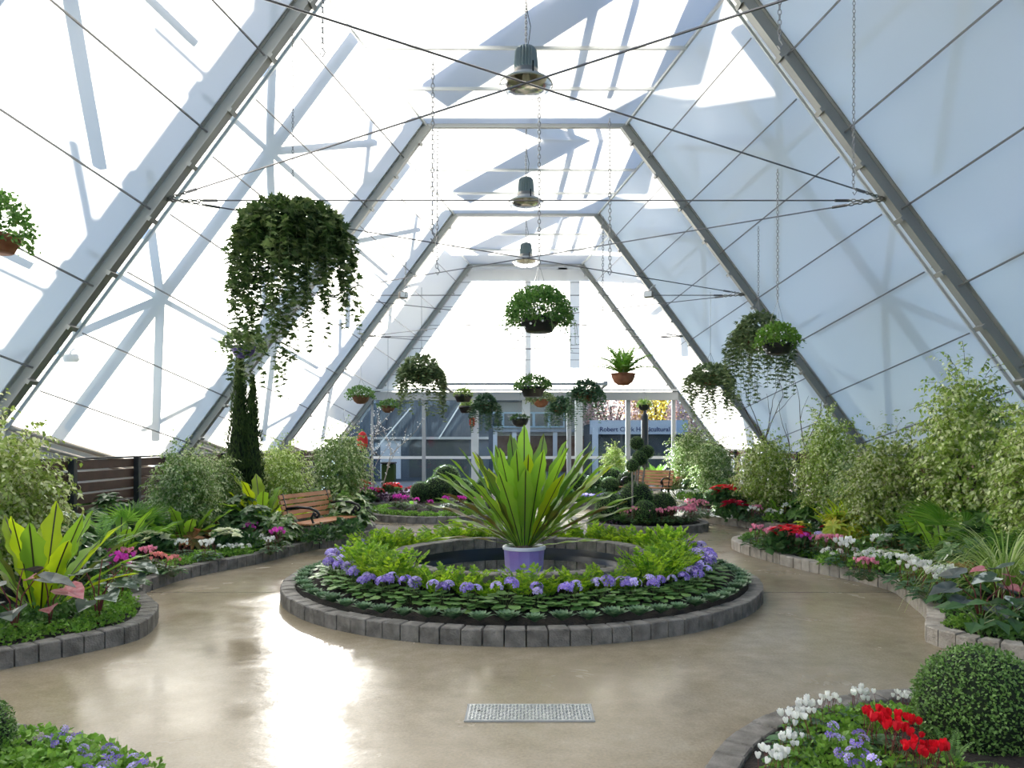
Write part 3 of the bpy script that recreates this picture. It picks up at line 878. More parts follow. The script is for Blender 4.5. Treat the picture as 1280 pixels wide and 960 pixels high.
mat_leaf('petal_violet', (.26, .17, .66), (.46, .34, .84), .3, .5)
mat_leaf('petal_salmon', (.80, .22, .20), (.90, .40, .38), .3, .5)
mat_leaf('bract_cream', (.62, .70, .38), (.84, .86, .64), .3, .5)
mat_leaf('flower_eye', (.80, .62, .10), (.85, .80, .40), .2, .6)
mat_leaf('variegated_leaf', (.10, .22, .05), (.24, .38, .10), .3, .38, edge=(.70, .76, .48))
mat_patch_leaf('caladium_pink', (.62, .16, .20), (.80, .42, .44), 22, .35, .35, .75)
mat_patch_leaf('caladium_white', (.055, .095, .06), (.62, .66, .60), 11, .25, .50, .60)
mat_patch_leaf('caladium_silver', (.025, .04, .035), (.12, .15, .145), 9, .1, .35, .7, .3)
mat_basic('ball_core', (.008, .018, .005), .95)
mat_basic('blue_violet_bract', (.10, .07, .28), .6)

def scatter_dirs(rs, n, up=.5, lo=0.0):
    t = rs.uniform(0, 2 * PI, n); e = rs.uniform(lo, up, n)
    return np.stack([np.cos(t) * np.cos(e), np.sin(t) * np.cos(e), np.sin(e)], 1)

# ---- strap frond of a bird's nest fern (starts at origin, heads towards +Y)
def strap_mesh(name, L, W, elev, droop, mats, segs=18, wav=.02, seed=0, bend=0.0, tip=.30):
    rs = R(seed); V = []; F = []; M = []
    p = np.array([0., 0., 0.]); ang = elev; yaw = 0.0
    ph = rs.uniform(0, 6)
    for i in range(segs + 1):
        t = i / segs
        a = elev - droop * t ** 1.6
        yaw = bend * t
        d = np.array([math.sin(yaw) * math.cos(a), math.cos(yaw) * math.cos(a), math.sin(a)])
        side = np.array([math.cos(yaw), -math.sin(yaw), 0]); up = np.cross(side, d)
        w = W * (.14 + .86 * min(1, t / .62) ** 1.05)
        if t > 1 - tip: w *= max(.03, 1 - ((t - (1 - tip)) / tip) ** 2.3)
        r = min(.0065, w * .25)
        wl = wav * math.sin(ph + t * 26) * min(1, 3 * t); wr = wav * math.sin(ph + 2 + t * 24) * min(1, 3 * t)
        lw = w * (1 + .16 * math.sin(t * 33 + ph)); rw = w * (1 + .16 * math.sin(t * 29 + ph + 1))
        V += [tuple(p - side * lw + up * (lw * .24 + wl)), tuple(p - side * lw * .5 + up * (lw * .16 + wl * .3)), tuple(p - side * r), tuple(p + side * r), tuple(p + side * rw * .5 + up * (rw * .16 + wr * .3)), tuple(p + side * rw + up * (rw * .24 + wr))]
        p = p + d * (L / segs)
    mb = MB()
    for i in range(segs):
        for k in range(5):
            a = i * 6 + k
            F.append((a, a + 1, a + 7, a + 6)); M.append(1 if k == 2 else 0)
    mb.add(V, F); mb.M = M
    o = mb.build(name, mats, None, smooth=True)
    me = o.data; bpy.data.objects.remove(o)
    return me

def nest_fern(label, loc, spec, mats_cycle, scale=1.0, seed=0, crown_r=.05, group=None, cat='fern'):
    """spec: rows of (azimuth deg, elevation deg, length, half width, droop)"""
    t = thing('birds_nest_fern', label, cat, loc, 0, group, scale)
    for i, (az, el, L, W, dr) in enumerate(spec):
        me = strap_mesh('frond', L, W, math.radians(el), math.radians(dr), mats_cycle[i % len(mats_cycle)], seed=seed * 100 + i, wav=W * .16)
        a = math.radians(az)
        part('frond', me, t, (math.cos(a) * crown_r, math.sin(a) * crown_r, 0), (0, 0, a - PI / 2))
    mb = MB(); mb.lathe([(.001, .10), (crown_r * .8, .08), (crown_r * 1.3, .0), (crown_r * 1.2, -.04)], 12); mb.build('crown', 'brown_bark', t)
    return t
def rosette_spec(n, L, W, seed, el=(35, 78), dr=(25, 50)):
    rs = random.Random(seed); out = []
    for i in range(n):
        k = i / max(1, n - 1)
        out.append((i * 137.5 + rs.uniform(-12, 12), el[0] + (el[1] - el[0]) * k + rs.uniform(-5, 5), L * rs.uniform(.8, 1.08), W * rs.uniform(.85, 1.15), rs.uniform(*dr) * (1.1 - .5 * k)))
    return out

# ---- pinnate frond (sword fern / cycad)
def pinnate_mesh(name, L, elev, droop, lf=.09, n=26, w=.16, mat='mid_leaf', seed=0, tmpl=None):
    rs = R(seed); mb = MB(); pts = []; p = np.array([0., 0., 0.])
    pos = []; dirs = []; nr = []; sz = []
    for i in range(n + 1):
        t = i / n; a = elev - droop * t ** 1.4
        d = np.array([0, math.cos(a), math.sin(a)]); up = np.array([0, -math.sin(a), math.cos(a)])
        pts.append(tuple(p))
        if i > 2:
            s = lf * (math.sin(PI * min(1, .18 + t * .82)) ** .7) + .008
            for sg in (-1, 1):
                dd = np.array([sg, 0, 0]) + d * .45 + up * .12 + rs.normal(0, .06, 3)
                pos.append(p); dirs.append(dd); nr.append(up); sz.append(s)
        p = p + d * (L / n)
    mb.tube(pts, [max(.0015, .005 * (1 - i / (n + 1))) for i in range(n + 1)], 4)
    mb.leaves(tmpl or T_NARROW, pos, dirs, nr, np.array(sz), np.array(sz) * w / .10 if not tmpl else np.array(sz) * w, mat=0)
    o = mb.build(name, mat); me = o.data; bpy.data.objects.remove(o); return me
_pin = {}
def feather_fern(label, loc, n=16, L=.6, lf=.08, mat='mid_leaf', scale=1.0, seed=0, el=(25, 80), cat='fern', name='sword_fern', droop=55, group=None, w=.16):
    t = thing(name, label, cat, loc, 0, group, scale)
    key = (L, lf, mat, w)
    if key not in _pin:
        _pin[key] = [pinnate_mesh('frond', L * k, math.radians(e), math.radians(droop), lf, mat=mat, seed=j, w=w) for j, (k, e) in enumerate(((1.0, el[0]), (.95, (el[0] + el[1]) / 2), (.9, el[1])))]
    rs = random.Random(seed)
    for i in range(n):
        part('frond', _pin[key][i % 3], t, (0, 0, 0), (rs.uniform(-.12, .12), rs.uniform(-.1, .1), i * 2.4 + rs.uniform(-.2, .2)), rs.uniform(.75, 1.05))
    return t

# ---- weeping fig: trunk and a crown of drooping twigs
def ficus_parts(name, seed, H, rx, zc0, rz, n=1100, mat='ficus_leaf', leaf=.062, trunks=3):
    rs = R(seed)
    t = thing(name, None, 'tree')
    mb = MB()
    for k in range(trunks):
        a = 2 * PI * k / trunks; r = .04
        mb.tube([(r * math.cos(a), r * math.sin(a), 0), (r * .5 * math.cos(a + 1), r * .5 * math.sin(a + 1), zc0 * .5), (r * math.cos(a + 2), r * math.sin(a + 2), zc0), (rx * .3 * math.cos(a + 2), rx * .3 * math.sin(a + 2), zc0 + rz * .6)], [.028, .022, .018, .008], 6)
    mb.build('trunk', 'brown_bark', t, smooth=True)
    mb = MB(); pos = []; dirs = []; nr = []; sz = []
    nt_ = n // 9
    S = sph(rs, nt_, -.75, 1.0)
    lump = rs.uniform(.72, 1.22, nt_)
    for i in range(nt_):
        q = S[i]
        rad = (.55 + .45 * rs.rand()) * lump[i]
        base = np.array([q[0] * rx * rad, q[1] * rx * rad, zc0 + rz * .5 + q[2] * rz * rad])
        # taller leader shoots poke out of the top
        out = np.array([q[0], q[1], .55 + .5 * max(0, q[2])]); out /= np.linalg.norm(out)
        Lt = rs.uniform(.16, .34); pts = [tuple(base)]; p = base.copy(); d = out.copy()
        m = 9
        for j in range(m):
            p = p + d * Lt / m; d = d + np.array([0, 0, -.20]); d /= np.linalg.norm(d); pts.append(tuple(p))
            sd = rs.normal(0, 1, 3); sd -= d * sd.dot(d); sd /= np.linalg.norm(sd) + 1e-6
            pos.append(p.copy()); dirs.append(sd * .8 + d * .5 + np.array([0, 0, -.55])); nr.append(out + rs.normal(0, .5, 3)); sz.append(leaf * rs.uniform(.75, 1.2))
        if i % 2 == 0: mb.tube([pts[0], pts[4], pts[-1]], .0028, 3, mat=1)
    # inner leaves make the crown dense
    ni = n // 2; q = sph(rs, ni) * (rs.uniform(.2, .85, ni) ** .6)[:, None]
    pi_ = np.stack([q[:, 0] * rx, q[:, 1] * rx, zc0 + rz * .5 + q[:, 2] * rz], 1)
    mb.leaves(T_LEAF, pi_, rs.normal(0, 1, (ni, 3)) + np.array([0, 0, -.6]), rs.normal(0, 1, (ni, 3)), leaf * 1.25, leaf * 1.6)
    mb.leaves(T_LEAF, pos, dirs, nr, np.array(sz), np.array(sz) * 1.35)
    mb.build('foliage', [mat, 'brown_bark'], t)
    return t

# ---- clipped ball
def ball_part(seed, r, n, leaf, mat='ball_leaf', flat=0.0):
    rs = R(seed); mb = MB()
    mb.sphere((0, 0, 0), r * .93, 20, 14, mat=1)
    q = sph(rs, n); rad = r * rs.uniform(.93, 1.035, n)
    pos = q * rad[:, None]
    d = q * .5 + rs.normal(0, .6, (n, 3)); nr = q + rs.normal(0, .5, (n, 3))
    mb.leaves(T_LEAF, pos, d, nr, leaf * rs.uniform(.7, 1.3, n), leaf * 1.5 * rs.uniform(.8, 1.2, n))
    o = mb.build('foliage', [mat, 'ball_core']); me = o.data; bpy.data.objects.remove(o); return me

# ---- generic mound of small leaves with height h
def mound_mesh(name, seed, r, h, n, leaf, mat, tmpl=T_LEAF, up=.3, wid=1.3, stems=True):
    rs = R(seed); mb = MB()
    t = rs.uniform(0, 2 * PI, n); rr = r * np.sqrt(rs.uniform(0, 1, n))
    top = h * (1 - .55 * (rr / r) ** 2)
    z = top * rs.uniform(.25, 1.05, n)
    pos = np.stack([rr * np.cos(t), rr * np.sin(t), z], 1)
    d = np.stack([np.cos(t) * rs.uniform(.2, 1, n), np.sin(t) * rs.uniform(.2, 1, n), rs.uniform(-.2, .9, n) + up], 1) + rs.normal(0, .45, (n, 3))
    nr = np.stack([np.cos(t) * .4, np.sin(t) * .4, np.ones(n)], 1) + rs.normal(0, .45, (n, 3))
    s = leaf * rs.uniform(.7, 1.25, n)
    mb.leaves(tmpl, pos, d, nr, s, s * wid)
    o = mb.build(name, mat); me = o.data; bpy.data.objects.remove(o); return me

# ---- flowers
def cyclamen_flower(mat):
    mb = MB()
    mb.tube([(0, 0, -.13), (.004, 0, -.05), (.0, 0, 0), (.006, 0, .004)], .0018, 4, mat=1)
    pos = []; d = []; nr = []
    for k in range(5):
        a = 2 * PI * k / 5
        pos.append((.004 * math.cos(a), .004 * math.sin(a), 0)); d.append((.42 * math.cos(a), .42 * math.sin(a), 1)); nr.append((math.cos(a), math.sin(a), -.3))
    mb.leaves(T_PETAL, pos, d, nr, .040, .030)
    o = mb.build('flower', [mat, 'red_stem']); me = o.data; bpy.data.objects.remove(o); return me
def rosette_leaves(seed, n, r, h, leaf, mat, tmpl=T_HEART, el=(.1, .9)):
    """round plant of stalked leaves"""
    rs = R(seed); mb = MB(); pos = []; d = []; nr = []; s = []
    for i in range(n):
        a = i * 2.4 + rs.uniform(-.3, .3); k = math.sqrt((i + .5) / n)
        q = np.array([math.cos(a) * r * k, math.sin(a) * r * k, h * (1 - .55 * k * k) + rs.uniform(-.01, .01)])
        mb.tube([(q[0] * .15, q[1] * .15, 0), (q[0] * .6, q[1] * .6, q[2] * .7), tuple(q)], .0018, 3, mat=1)
        pos.append(q); e = el[0] + (el[1] - el[0]) * (1 - k)
        d.append((math.cos(a), math.sin(a), .25 - .5 * k)); nr.append((math.cos(a) * .45, math.sin(a) * .45, 1)); s.append(leaf * rs.uniform(.8, 1.2))
    mb.leaves(tmpl, pos, d, nr, np.array(s))
    o = mb.build('foliage', [mat, 'green_stem']); me = o.data; bpy.data.objects.remove(o); return me
ME = {}
ME['cyc_leaf'] = rosette_leaves(1, 42, .135, .12, .060, 'dark_leaf')
ME['cyc_leaf_b'] = rosette_leaves(2, 42, .135, .12, .060, 'bluegreen_leaf')
for c in ('pink', 'magenta', 'white', 'red', 'lilac', 'salmon'):
    ME['cyc_' + c] = cyclamen_flower('petal_' + c)
def cyclamen(c, seed, nf=11, leaf='cyc_leaf', spread=.085, h=.20):
    t = thing('cyclamen', None, 'potted flower' if 0 else 'flower')
    part('foliage', ME[leaf], t)
    rs = random.Random(seed)
    for i in range(nf):
        a = i * 2.4; r = spread * math.sqrt((i + .5) / nf)
        part('flower', ME['cyc_' + c], t, (r * math.cos(a), r * math.sin(a), h + rs.uniform(-.02, .03)), (rs.uniform(-.35, .35), rs.uniform(-.35, .35), rs.uniform(0, 6)), rs.uniform(.85, 1.15))
    return Proto(t)
def primrose_head(mat, seed, n=9, r=.042, ps=.030):
    """a round head of flat five-petalled flowers"""
    rs = R(seed); mb = MB()
    mb.tube([(0, 0, -.12), (0, 0, 0)], .0025, 4, mat=2)
    q = sph(rs, n, -.1, 1.0)
    for i in range(n):
        c = q[i] * np.array([r, r, r * .75]); nrm = q[i] + np.array([0, 0, .15]); nrm /= np.linalg.norm(nrm)
        a = np.cross(nrm, [0.3, 1, .2]); a /= np.linalg.norm(a); b = np.cross(nrm, a)
        pos = []; d = []
        for k in range(5):
            th = 2 * PI * k / 5 + i
            dd = a * math.cos(th) + b * math.sin(th); pos.append(c + dd * .002); d.append(dd + nrm * .18)
        mb.leaves(T_PETAL, pos, d, [nrm] * 5, ps * .62, ps * .62)
        mb.leaves(T_QUAD, [c + nrm * .003 - a * .004], [a], [nrm], .008, .010, mat=1)
    o = mb.build('flower_head', [mat, 'flower_eye', 'green_stem']); me = o.data; bpy.data.objects.remove(o); return me
ME['prim_leaf'] = rosette_leaves(5, 34, .15, .13, .075, 'primrose_leaf', T_ROUND)
ME['prim_head'] = primrose_head('petal_violet', 3, 13, .052, .032)
ME['prim_head2'] = primrose_head('petal_lilac', 4, 13, .052, .032)
ME['prim_head_p'] = primrose_head('petal_lilac', 6, 7, .035, .024)
ME['prim_head_v'] = primrose_head('petal_violet', 9, 7, .035, .024)
ME['lobelia_head'] = primrose_head('petal_white', 7, 7, .03, .022)
def primrose(k, seed, heads=3, hm=('prim_head', 'prim_head2'), name='primrose', leaf='prim_leaf', spread=.05, h=.19):
    t = thing(name, None, 'flower')
    part('foliage', ME[leaf], t)
    rs = random.Random(seed)
    for i in range(heads):
        a = i * 2 * PI / heads + rs.random(); r = spread * (0 if heads == 1 else 1)
        part('flower_head', ME[hm[i % len(hm)]], t, (r * math.cos(a), r * math.sin(a), h + rs.uniform(-.015, .02)), (rs.uniform(-.25, .25), rs.uniform(-.25, .25), rs.uniform(0, 6)), rs.uniform(.85, 1.1))
    return Proto(t)
def bract_star(mat, seed, s=.085, n=12):
    rs = R(seed); mb = MB(); pos = []; d = []; nr = []; sz = []
    for i in range(n):
        a = i * 2.4; k = i / n
        d.append((math.cos(a), math.sin(a), .12 + .35 * (1 - k))); pos.append((0, 0, .012 * (1 - k))); nr.append((0, 0, 1)); sz.append(s * (.55 + .5 * k))
    mb.leaves(T_BROAD, pos, d, nr, np.array(sz), np.array(sz) * .9)
    mb.leaves(T_QUAD, [(0, -.006, .016)], [(0, 1, 0)], [(0, 0, 1)], .014, .016, mat=1)
    o = mb.build('bract_star', [mat, 'flower_eye']); me = o.data; bpy.data.objects.remove(o); return me
for c, m in (('red', 'petal_red'), ('dark_red', 'petal_dark_red'), ('cream', 'bract_cream')):
    ME['star_' + c] = bract_star(m, 3)
ME['poin_leaf'] = mound_mesh('foliage', 9, .20, .24, 150, .085, 'dark_leaf', T_BROAD)
def poinsettia(c, seed, n=11, spread=.17, h=.27):
    t = thing('poinsettia', None, 'flower')
    part('foliage', ME['poin_leaf'], t)
    rs = random.Random(seed)
    for i in range(n):
        a = i * 2.4; r = spread * math.sqrt((i + .3) / n)
        part('bract_star', ME['star_' + c], t, (r * math.cos(a), r * math.sin(a), h - .30 * r * r / spread / spread * .25 + rs.uniform(-.01, .01)), (math.sin(a) * -.5 * r / spread, math.cos(a) * .5 * r / spread, rs.uniform(0, 6)), rs.uniform(.85, 1.15))
    return Proto(t)
PR = {}
for c in ('pink', 'magenta', 'white', 'red', 'salmon'):
    PR['cyc_' + c] = cyclamen(c, 5, leaf='cyc_leaf' if c != 'white' else 'cyc_leaf_b')
PR['cyc_red_big'] = cyclamen('red', 8, nf=26, spread=.12, h=.20)
PR['poin_red'] = poinsettia('red', 1); PR['poin_dark'] = poinsettia('dark_red', 2); PR['poin_cream'] = poinsettia('cream', 3)
PR['prim_a'] = primrose('a', 1, 3); PR['prim_b'] = primrose('b', 2, 2); PR['prim_c'] = primrose('c', 3, 4, spread=.065)
ME['viola_leaf'] = mound_mesh('foliage', 12, .13, .14, 160, .035, 'fresh_leaf', T_BROAD)
PR['viola'] = primrose('v', 4, 6, ('prim_head_v', 'prim_head_p'), 'viola', 'viola_leaf', .085, .15)
PR['alyssum'] = primrose('w', 5, 9, ('lobelia_head',), 'white_viola', 'viola_leaf', .085, .14)

# rosette succulent-like kale
def rosette_plant():
    t = thing('rosette_plant', None, 'plant'); rs = R(4)
    mb = MB(); pos = []; d = []; nr = []; s = []
    for i in range(34):
        a = i * 2.4; k = i / 33
        e = 1.35 - .85 * k
        d.append((math.cos(a) * math.cos(e), math.sin(a) * math.cos(e), math.sin(e))); pos.append((.008 * math.cos(a), .008 * math.sin(a), .025)); nr.append((-math.cos(a) * math.sin(e), -math.sin(a) * math.sin(e), math.cos(e))); s.append(.050 + .045 * k)
    mb.leaves(T_BROAD, pos, d, nr, np.array(s), np.array(s) * 1.05)
    mb.build('leaf_rosette', 'rosette_leaf', t); return Proto(t)
PR['rosette'] = rosette_plant()
def ruffled_fern(seed, n=13, h=.26, r=.15):
    """upright clump of lobed lime fronds"""
    t = thing('holly_fern', None, 'fern'); rs = R(seed)
    for b in range(1):
        mb = MB(); pos = []; d = []; nr = []; s = []
        for i in range(n):
            a = i * 2.4 + rs.uniform(-.3, .3); lean = rs.uniform(.15, .75); L = h * rs.uniform(.75, 1.15)
            p = np.array([math.cos(a) * .02, math.sin(a) * .02, 0.]); dd = np.array([math.cos(a) * lean, math.sin(a) * lean, 1.]); dd /= np.linalg.norm(dd)
            pts = [tuple(p)]; m = 8
            for j in range(m):
                p = p + dd * L / m; dd = dd + np.array([math.cos(a), math.sin(a), -.3]) * .06; dd /= np.linalg.norm(dd); pts.append(tuple(p))
                if j > 1:
                    sd = np.cross(dd, [0, 0, 1.]) ; sd /= np.linalg.norm(sd) + 1e-6
                    for sg in (-1, 1):
                        pos.append(p.copy()); d.append(sd * sg + dd * .8 + rs.normal(0, .18, 3)); nr.append(np.cross(dd, sd) * -1 + rs.normal(0, .25, 3)); s.append(.062 * (1.15 - .07 * j) * rs.uniform(.8, 1.2))
            pos.append(p); d.append(dd); nr.append(np.array([math.cos(a), math.sin(a), .3])); s.append(.06)
            mb.tube([pts[0], pts[4], pts[-1]], .002, 3, mat=1)
        mb.leaves(T_LOBED, pos, d, nr, np.array(s), np.array(s) * 1.0)
        mb.build('fronds', ['fern_lime', 'green_stem'], t)
    return Proto(t)
RF = [ruffled_fern(1), ruffled_fern(2, 15, .29), ruffled_fern(3, 12, .23)]

# palmate / aralia shrub: whorls of broad pointed leaves
def aralia(name, seed, r, h, nw, leaf, mat, tmpl=T_BROAD, per=7):
    t = thing(name, None, 'shrub'); rs = R(seed)
    mb = MB(); pos = []; d = []; nr = []; s = []
    for i in range(nw):
        a = rs.uniform(0, 2 * PI); rr = r * math.sqrt(rs.rand()); z = h * (1 - .5 * (rr / r) ** 2) * rs.uniform(.4, 1.0)
        c = np.array([rr * math.cos(a), rr * math.sin(a), z]); ax = np.array([math.cos(a) * rr / r * .9, math.sin(a) * rr / r * .9, 1.]) + rs.normal(0, .2, 3); ax /= np.linalg.norm(ax)
        u = np.cross(ax, [1, .2, 0]); u /= np.linalg.norm(u); v = np.cross(ax, u); o = rs.uniform(0, 6)
        mb.tube([(c[0] * .3, c[1] * .3, 0), (c[0] * .8, c[1] * .8, c[2] * .6), tuple(c)], .004, 4, mat=1)
        for k in range(per):
            th = o + 2 * PI * k / per
            pos.append(c); d.append(u * math.cos(th) + v * math.sin(th) + ax * rs.uniform(-.25, .2)); nr.append(ax); s.append(leaf * rs.uniform(.75, 1.15))
    mb.leaves(tmpl, pos, d, nr, np.array(s), np.array(s) * .8)
    mb.build('foliage', [mat, 'green_stem'], t)
    return Proto(t)
AR_DARK = aralia('aralia', 3, .42, .75, 46, .17, 'dark_leaf')
AR_MID = aralia('aralia', 4, .40, .65, 44, .16, 'mid_leaf')
AR_VAR = aralia('variegated_aralia', 5, .40, .72, 46, .15, 'variegated_leaf')
def mound_plant(name, cat, mat, seed, r, h, n, leaf, tmpl=T_LEAF, wid=1.3):
    t = thing(name, None, cat); part('foliage', mound_mesh('foliage', seed, r, h, n, leaf, mat, tmpl, wid=wid), t); return Proto(t)
GC_FRESH = mound_plant('ground_cover_plant', 'plant', 'fresh_leaf', 21, .22, .13, 420, .032, T_BROAD)
GC_MID = mound_plant('ground_cover_plant', 'plant', 'mid_leaf', 22, .24, .14, 380, .038, T_BROAD)
GC_DARK = mound_plant('low_leafy_plant', 'plant', 'dark_leaf', 23, .30, .30, 260, .085, T_BROAD, 1.0)
GC_PURPLE = mound_plant('purple_leafed_plant', 'plant', 'purple_leaf', 24, .26, .22, 240, .07, T_BROAD, 1.2)
BROM = aralia('bromeliad', 6, .14, .22, 7, .17, 'bromeliad_leaf', T_SIMPLE if 'T_SIMPLE' in globals() else T_LEAF, 12)
CROT = aralia('croton', 7, .20, .55, 22, .19, 'croton_leaf', T_LEAF, 9)

def blade_tuft(name, label, loc, n, L, mat, seed, w=.008, lean=(.2, 1.3), droop=1.6, cat='grass plant', scale=1.0):
    t = thing(name, label, cat, loc, 0, None, scale); rs = R(seed)
    mb = MB()
    for i in range(n):
        a = rs.uniform(0, 2 * PI); e = PI / 2 - rs.uniform(*lean); l = L * rs.uniform(.6, 1.1); m = 8
        p = np.array([math.cos(a) * .03, math.sin(a) * .03, 0.]); V = []
        sd = np.array([-math.sin(a), math.cos(a), 0])
        for j in range(m + 1):
            tt = j / m; ang = e - droop * tt ** 1.3; ww = w * (1 - tt ** 2.5) + .0006
            V += [tuple(p - sd * ww), tuple(p + sd * ww)]
            p = p + np.array([math.cos(a) * math.cos(ang), math.sin(a) * math.cos(ang), math.sin(ang)]) * l / m
        mb.add(V, [(2 * j, 2 * j + 1, 2 * j + 3, 2 * j + 2) for j in range(m)])
    mb.build('blades', mat, t)
    return t
def big_leaf_plant(name, label, loc, rows, mat, cat='plant', stem='red_stem', tmpl=T_HEART, rz=0):
    """rows: (azimuth, reach, height, leaf length); every leaf a part with its stalk"""
    t = thing(name, label, cat, loc, rz)
    for i, (az, r, h, l) in enumerate(rows):
        a = math.radians(az); rs = R(i + 50)
        mb = MB(); q = (math.cos(a) * r, math.sin(a) * r, h)
        mb.tube([(0, 0, 0), (q[0] * .35, q[1] * .35, h * .7), q], [.006, .005, .004], 5, mat=1)
        # finer heart blade
        V, F = tmpl
        mb.leaves((V, F), [q], [(math.cos(a), math.sin(a), -.25 + rs.uniform(-.2, .2))], [(math.cos(a) * .35 + rs.uniform(-.3, .3), math.sin(a) * .35 - .2, 1)], l, l * 1.0)
        mb.build('leaf', [mat, stem], t)
    return t
# ================================================================== planting
SZ = .10
def S(px, d, z=SZ): return at(px, d, z)
# --- centre fern in its purple pot
PX, PY = CXC + .02, CYC
t = thing('purple_pot', 'purple glazed many-sided pot with white rim standing in the pond', 'plant pot', (PX, PY, .10))
mb = MB(); n = 12
mb.lathe([(.17, 0), (.205, .02), (.225, .30), (.222, .315)], n, mat=0, rot=.26); mb.build('pot_body', 'pot_purple', t)
mb = MB(); mb.lathe([(.232, .30), (.236, .325), (.225, .335), (.195, .335), (.19, .30)], 36); mb.build('rim', 'pot_rim', t, smooth=True)
mb = MB(); mb.lathe([(.001, .315), (.195, .31)], 20); mb.build('soil', 'soil', t)
G_, Y_, B_ = ['nest_blade', 'midrib_dark'], ['nest_blade_yellow', 'midrib_dark'], ['nest_blade_brown', 'midrib_dark']
spec = []
# azimuth 0 = to the right, 90 = away, -90 = towards the viewer
for az, el, L, W, dr in (
    (175, 38, 1.02, .060, 22), (182, 14, .95, .040, 28), (168, 50, 1.12, .070, 14), (195, 56, 1.18, .072, 10), (150, 62, 1.15, .072, 8), (200, 27, .92, .060, 30),
    (215, 64, 1.05, .078, 6), (130, 70, 1.15, .075, 6), (235, 72, 1.10, .078, 4), (110, 74, 1.25, .075, 4), (255, 78, 1.06, .080, 3), (90, 84, 1.30, .078, 2),
    (280, 80, 1.00, .080, 3), (300, 74, 1.08, .080, 4), (60, 74, 1.25, .075, 4), (320, 66, 1.15, .080, 5), (40, 66, 1.25, .072, 6), (335, 58, 1.22, .078, 5),
    (20, 56, 1.30, .070, 5), (350, 50, 1.28, .074, 6), (5, 46, 1.32, .066, 6), (12, 36, 1.12, .070, 16), (-8, 30, 1.12, .072, 12), (0, 24, 1.22, .058, 10),
    (-25, 42, 1.0, .072, 14), (205, 42, 1.02, .066, 18), (245, 60, .96, .074, 8), (272, 66, .94, .074, 6), (-50, 58, .98, .074, 8), (160, 28, .9, .055, 34),
    (172, 32, 1.10, .058, 24), (187, 48, 1.20, .062, 14), (160, 44, 1.20, .062, 18), (176, 62, 1.22, .06, 8), (8, 62, 1.28, .062, 6), (-10, 56, 1.20, .06, 8), (25, 44, 1.30, .06, 10), (2, 30, 1.25, .05, 12), (-18, 70, 1.12, .066, 4), (198, 74, 1.10, .066, 4), (225, 52, .98, .06, 12), (-38, 48, .98, .06, 12), (100, 66, 1.3, .06, 8),
    (70, 60, 1.1, .07, 10), (120, 52, 1.1, .07, 16), (-3, 8, .80, .040, 8), (190, 68, 1.10, .07, 6)):
    spec.append((az, el, L * 1.03, W * (1.12 if el > 50 else 1.35), dr))
nest_fern('huge green birds nest fern growing from the purple pot in the pond', (PX, PY, .42), spec, [G_, B_, G_, G_, Y_, G_, B_, G_], 1.0, 1, .07)

# --- the ring: rosettes along the stones, primroses, lime ferns
n = 66
for i in range(n):
    a = 2 * PI * i / n; r = 2.285 + rnd.uniform(-.015, .015)
    PR['rosette'].put((CXC + r * math.cos(a), CYC + r * math.sin(a), .115), rnd.uniform(0, 6), rnd.uniform(1.15, 1.45), 'grey-green rosette plant just inside the stone edge of the ring planter', 'green rosette plants inside the ring planter edge')
n = 44
GL = 'violet primrose between the rosettes and the lime ferns of the ring planter'
for i in range(n):
    a = 2 * PI * (i + .5) / n; r = 1.96 + rnd.uniform(-.03, .03)
    if math.sin(a) > .35: continue
    o = PR[('prim_a', 'prim_b', 'prim_c')[rnd.randrange(3)]].put((CXC + r * math.cos(a), CYC + r * math.sin(a), .14), rnd.uniform(0, 6), rnd.uniform(.95, 1.2), GL, 'violet primroses of the ring planter')
k = 0
for r, n in ((1.58, 40), (1.74, 42)):
    for i in range(n):
        a = 2 * PI * (i + (.5 if r > 1.6 else 0)) / n + rnd.uniform(-.03, .03)
        rr = r + rnd.uniform(-.03, .03)
        if math.sin(a) > .2 : rr += .1
        RF[rnd.randrange(3)].put((CXC + rr * math.cos(a), CYC + rr * math.sin(a), .19), rnd.uniform(0, 6), rnd.uniform(.85, 1.15) * (.9 if math.sin(a) < -.8 else 1.05), 'lime green lobed fern around the pond wall inside the ring planter', 'lime ferns of the ring planter')

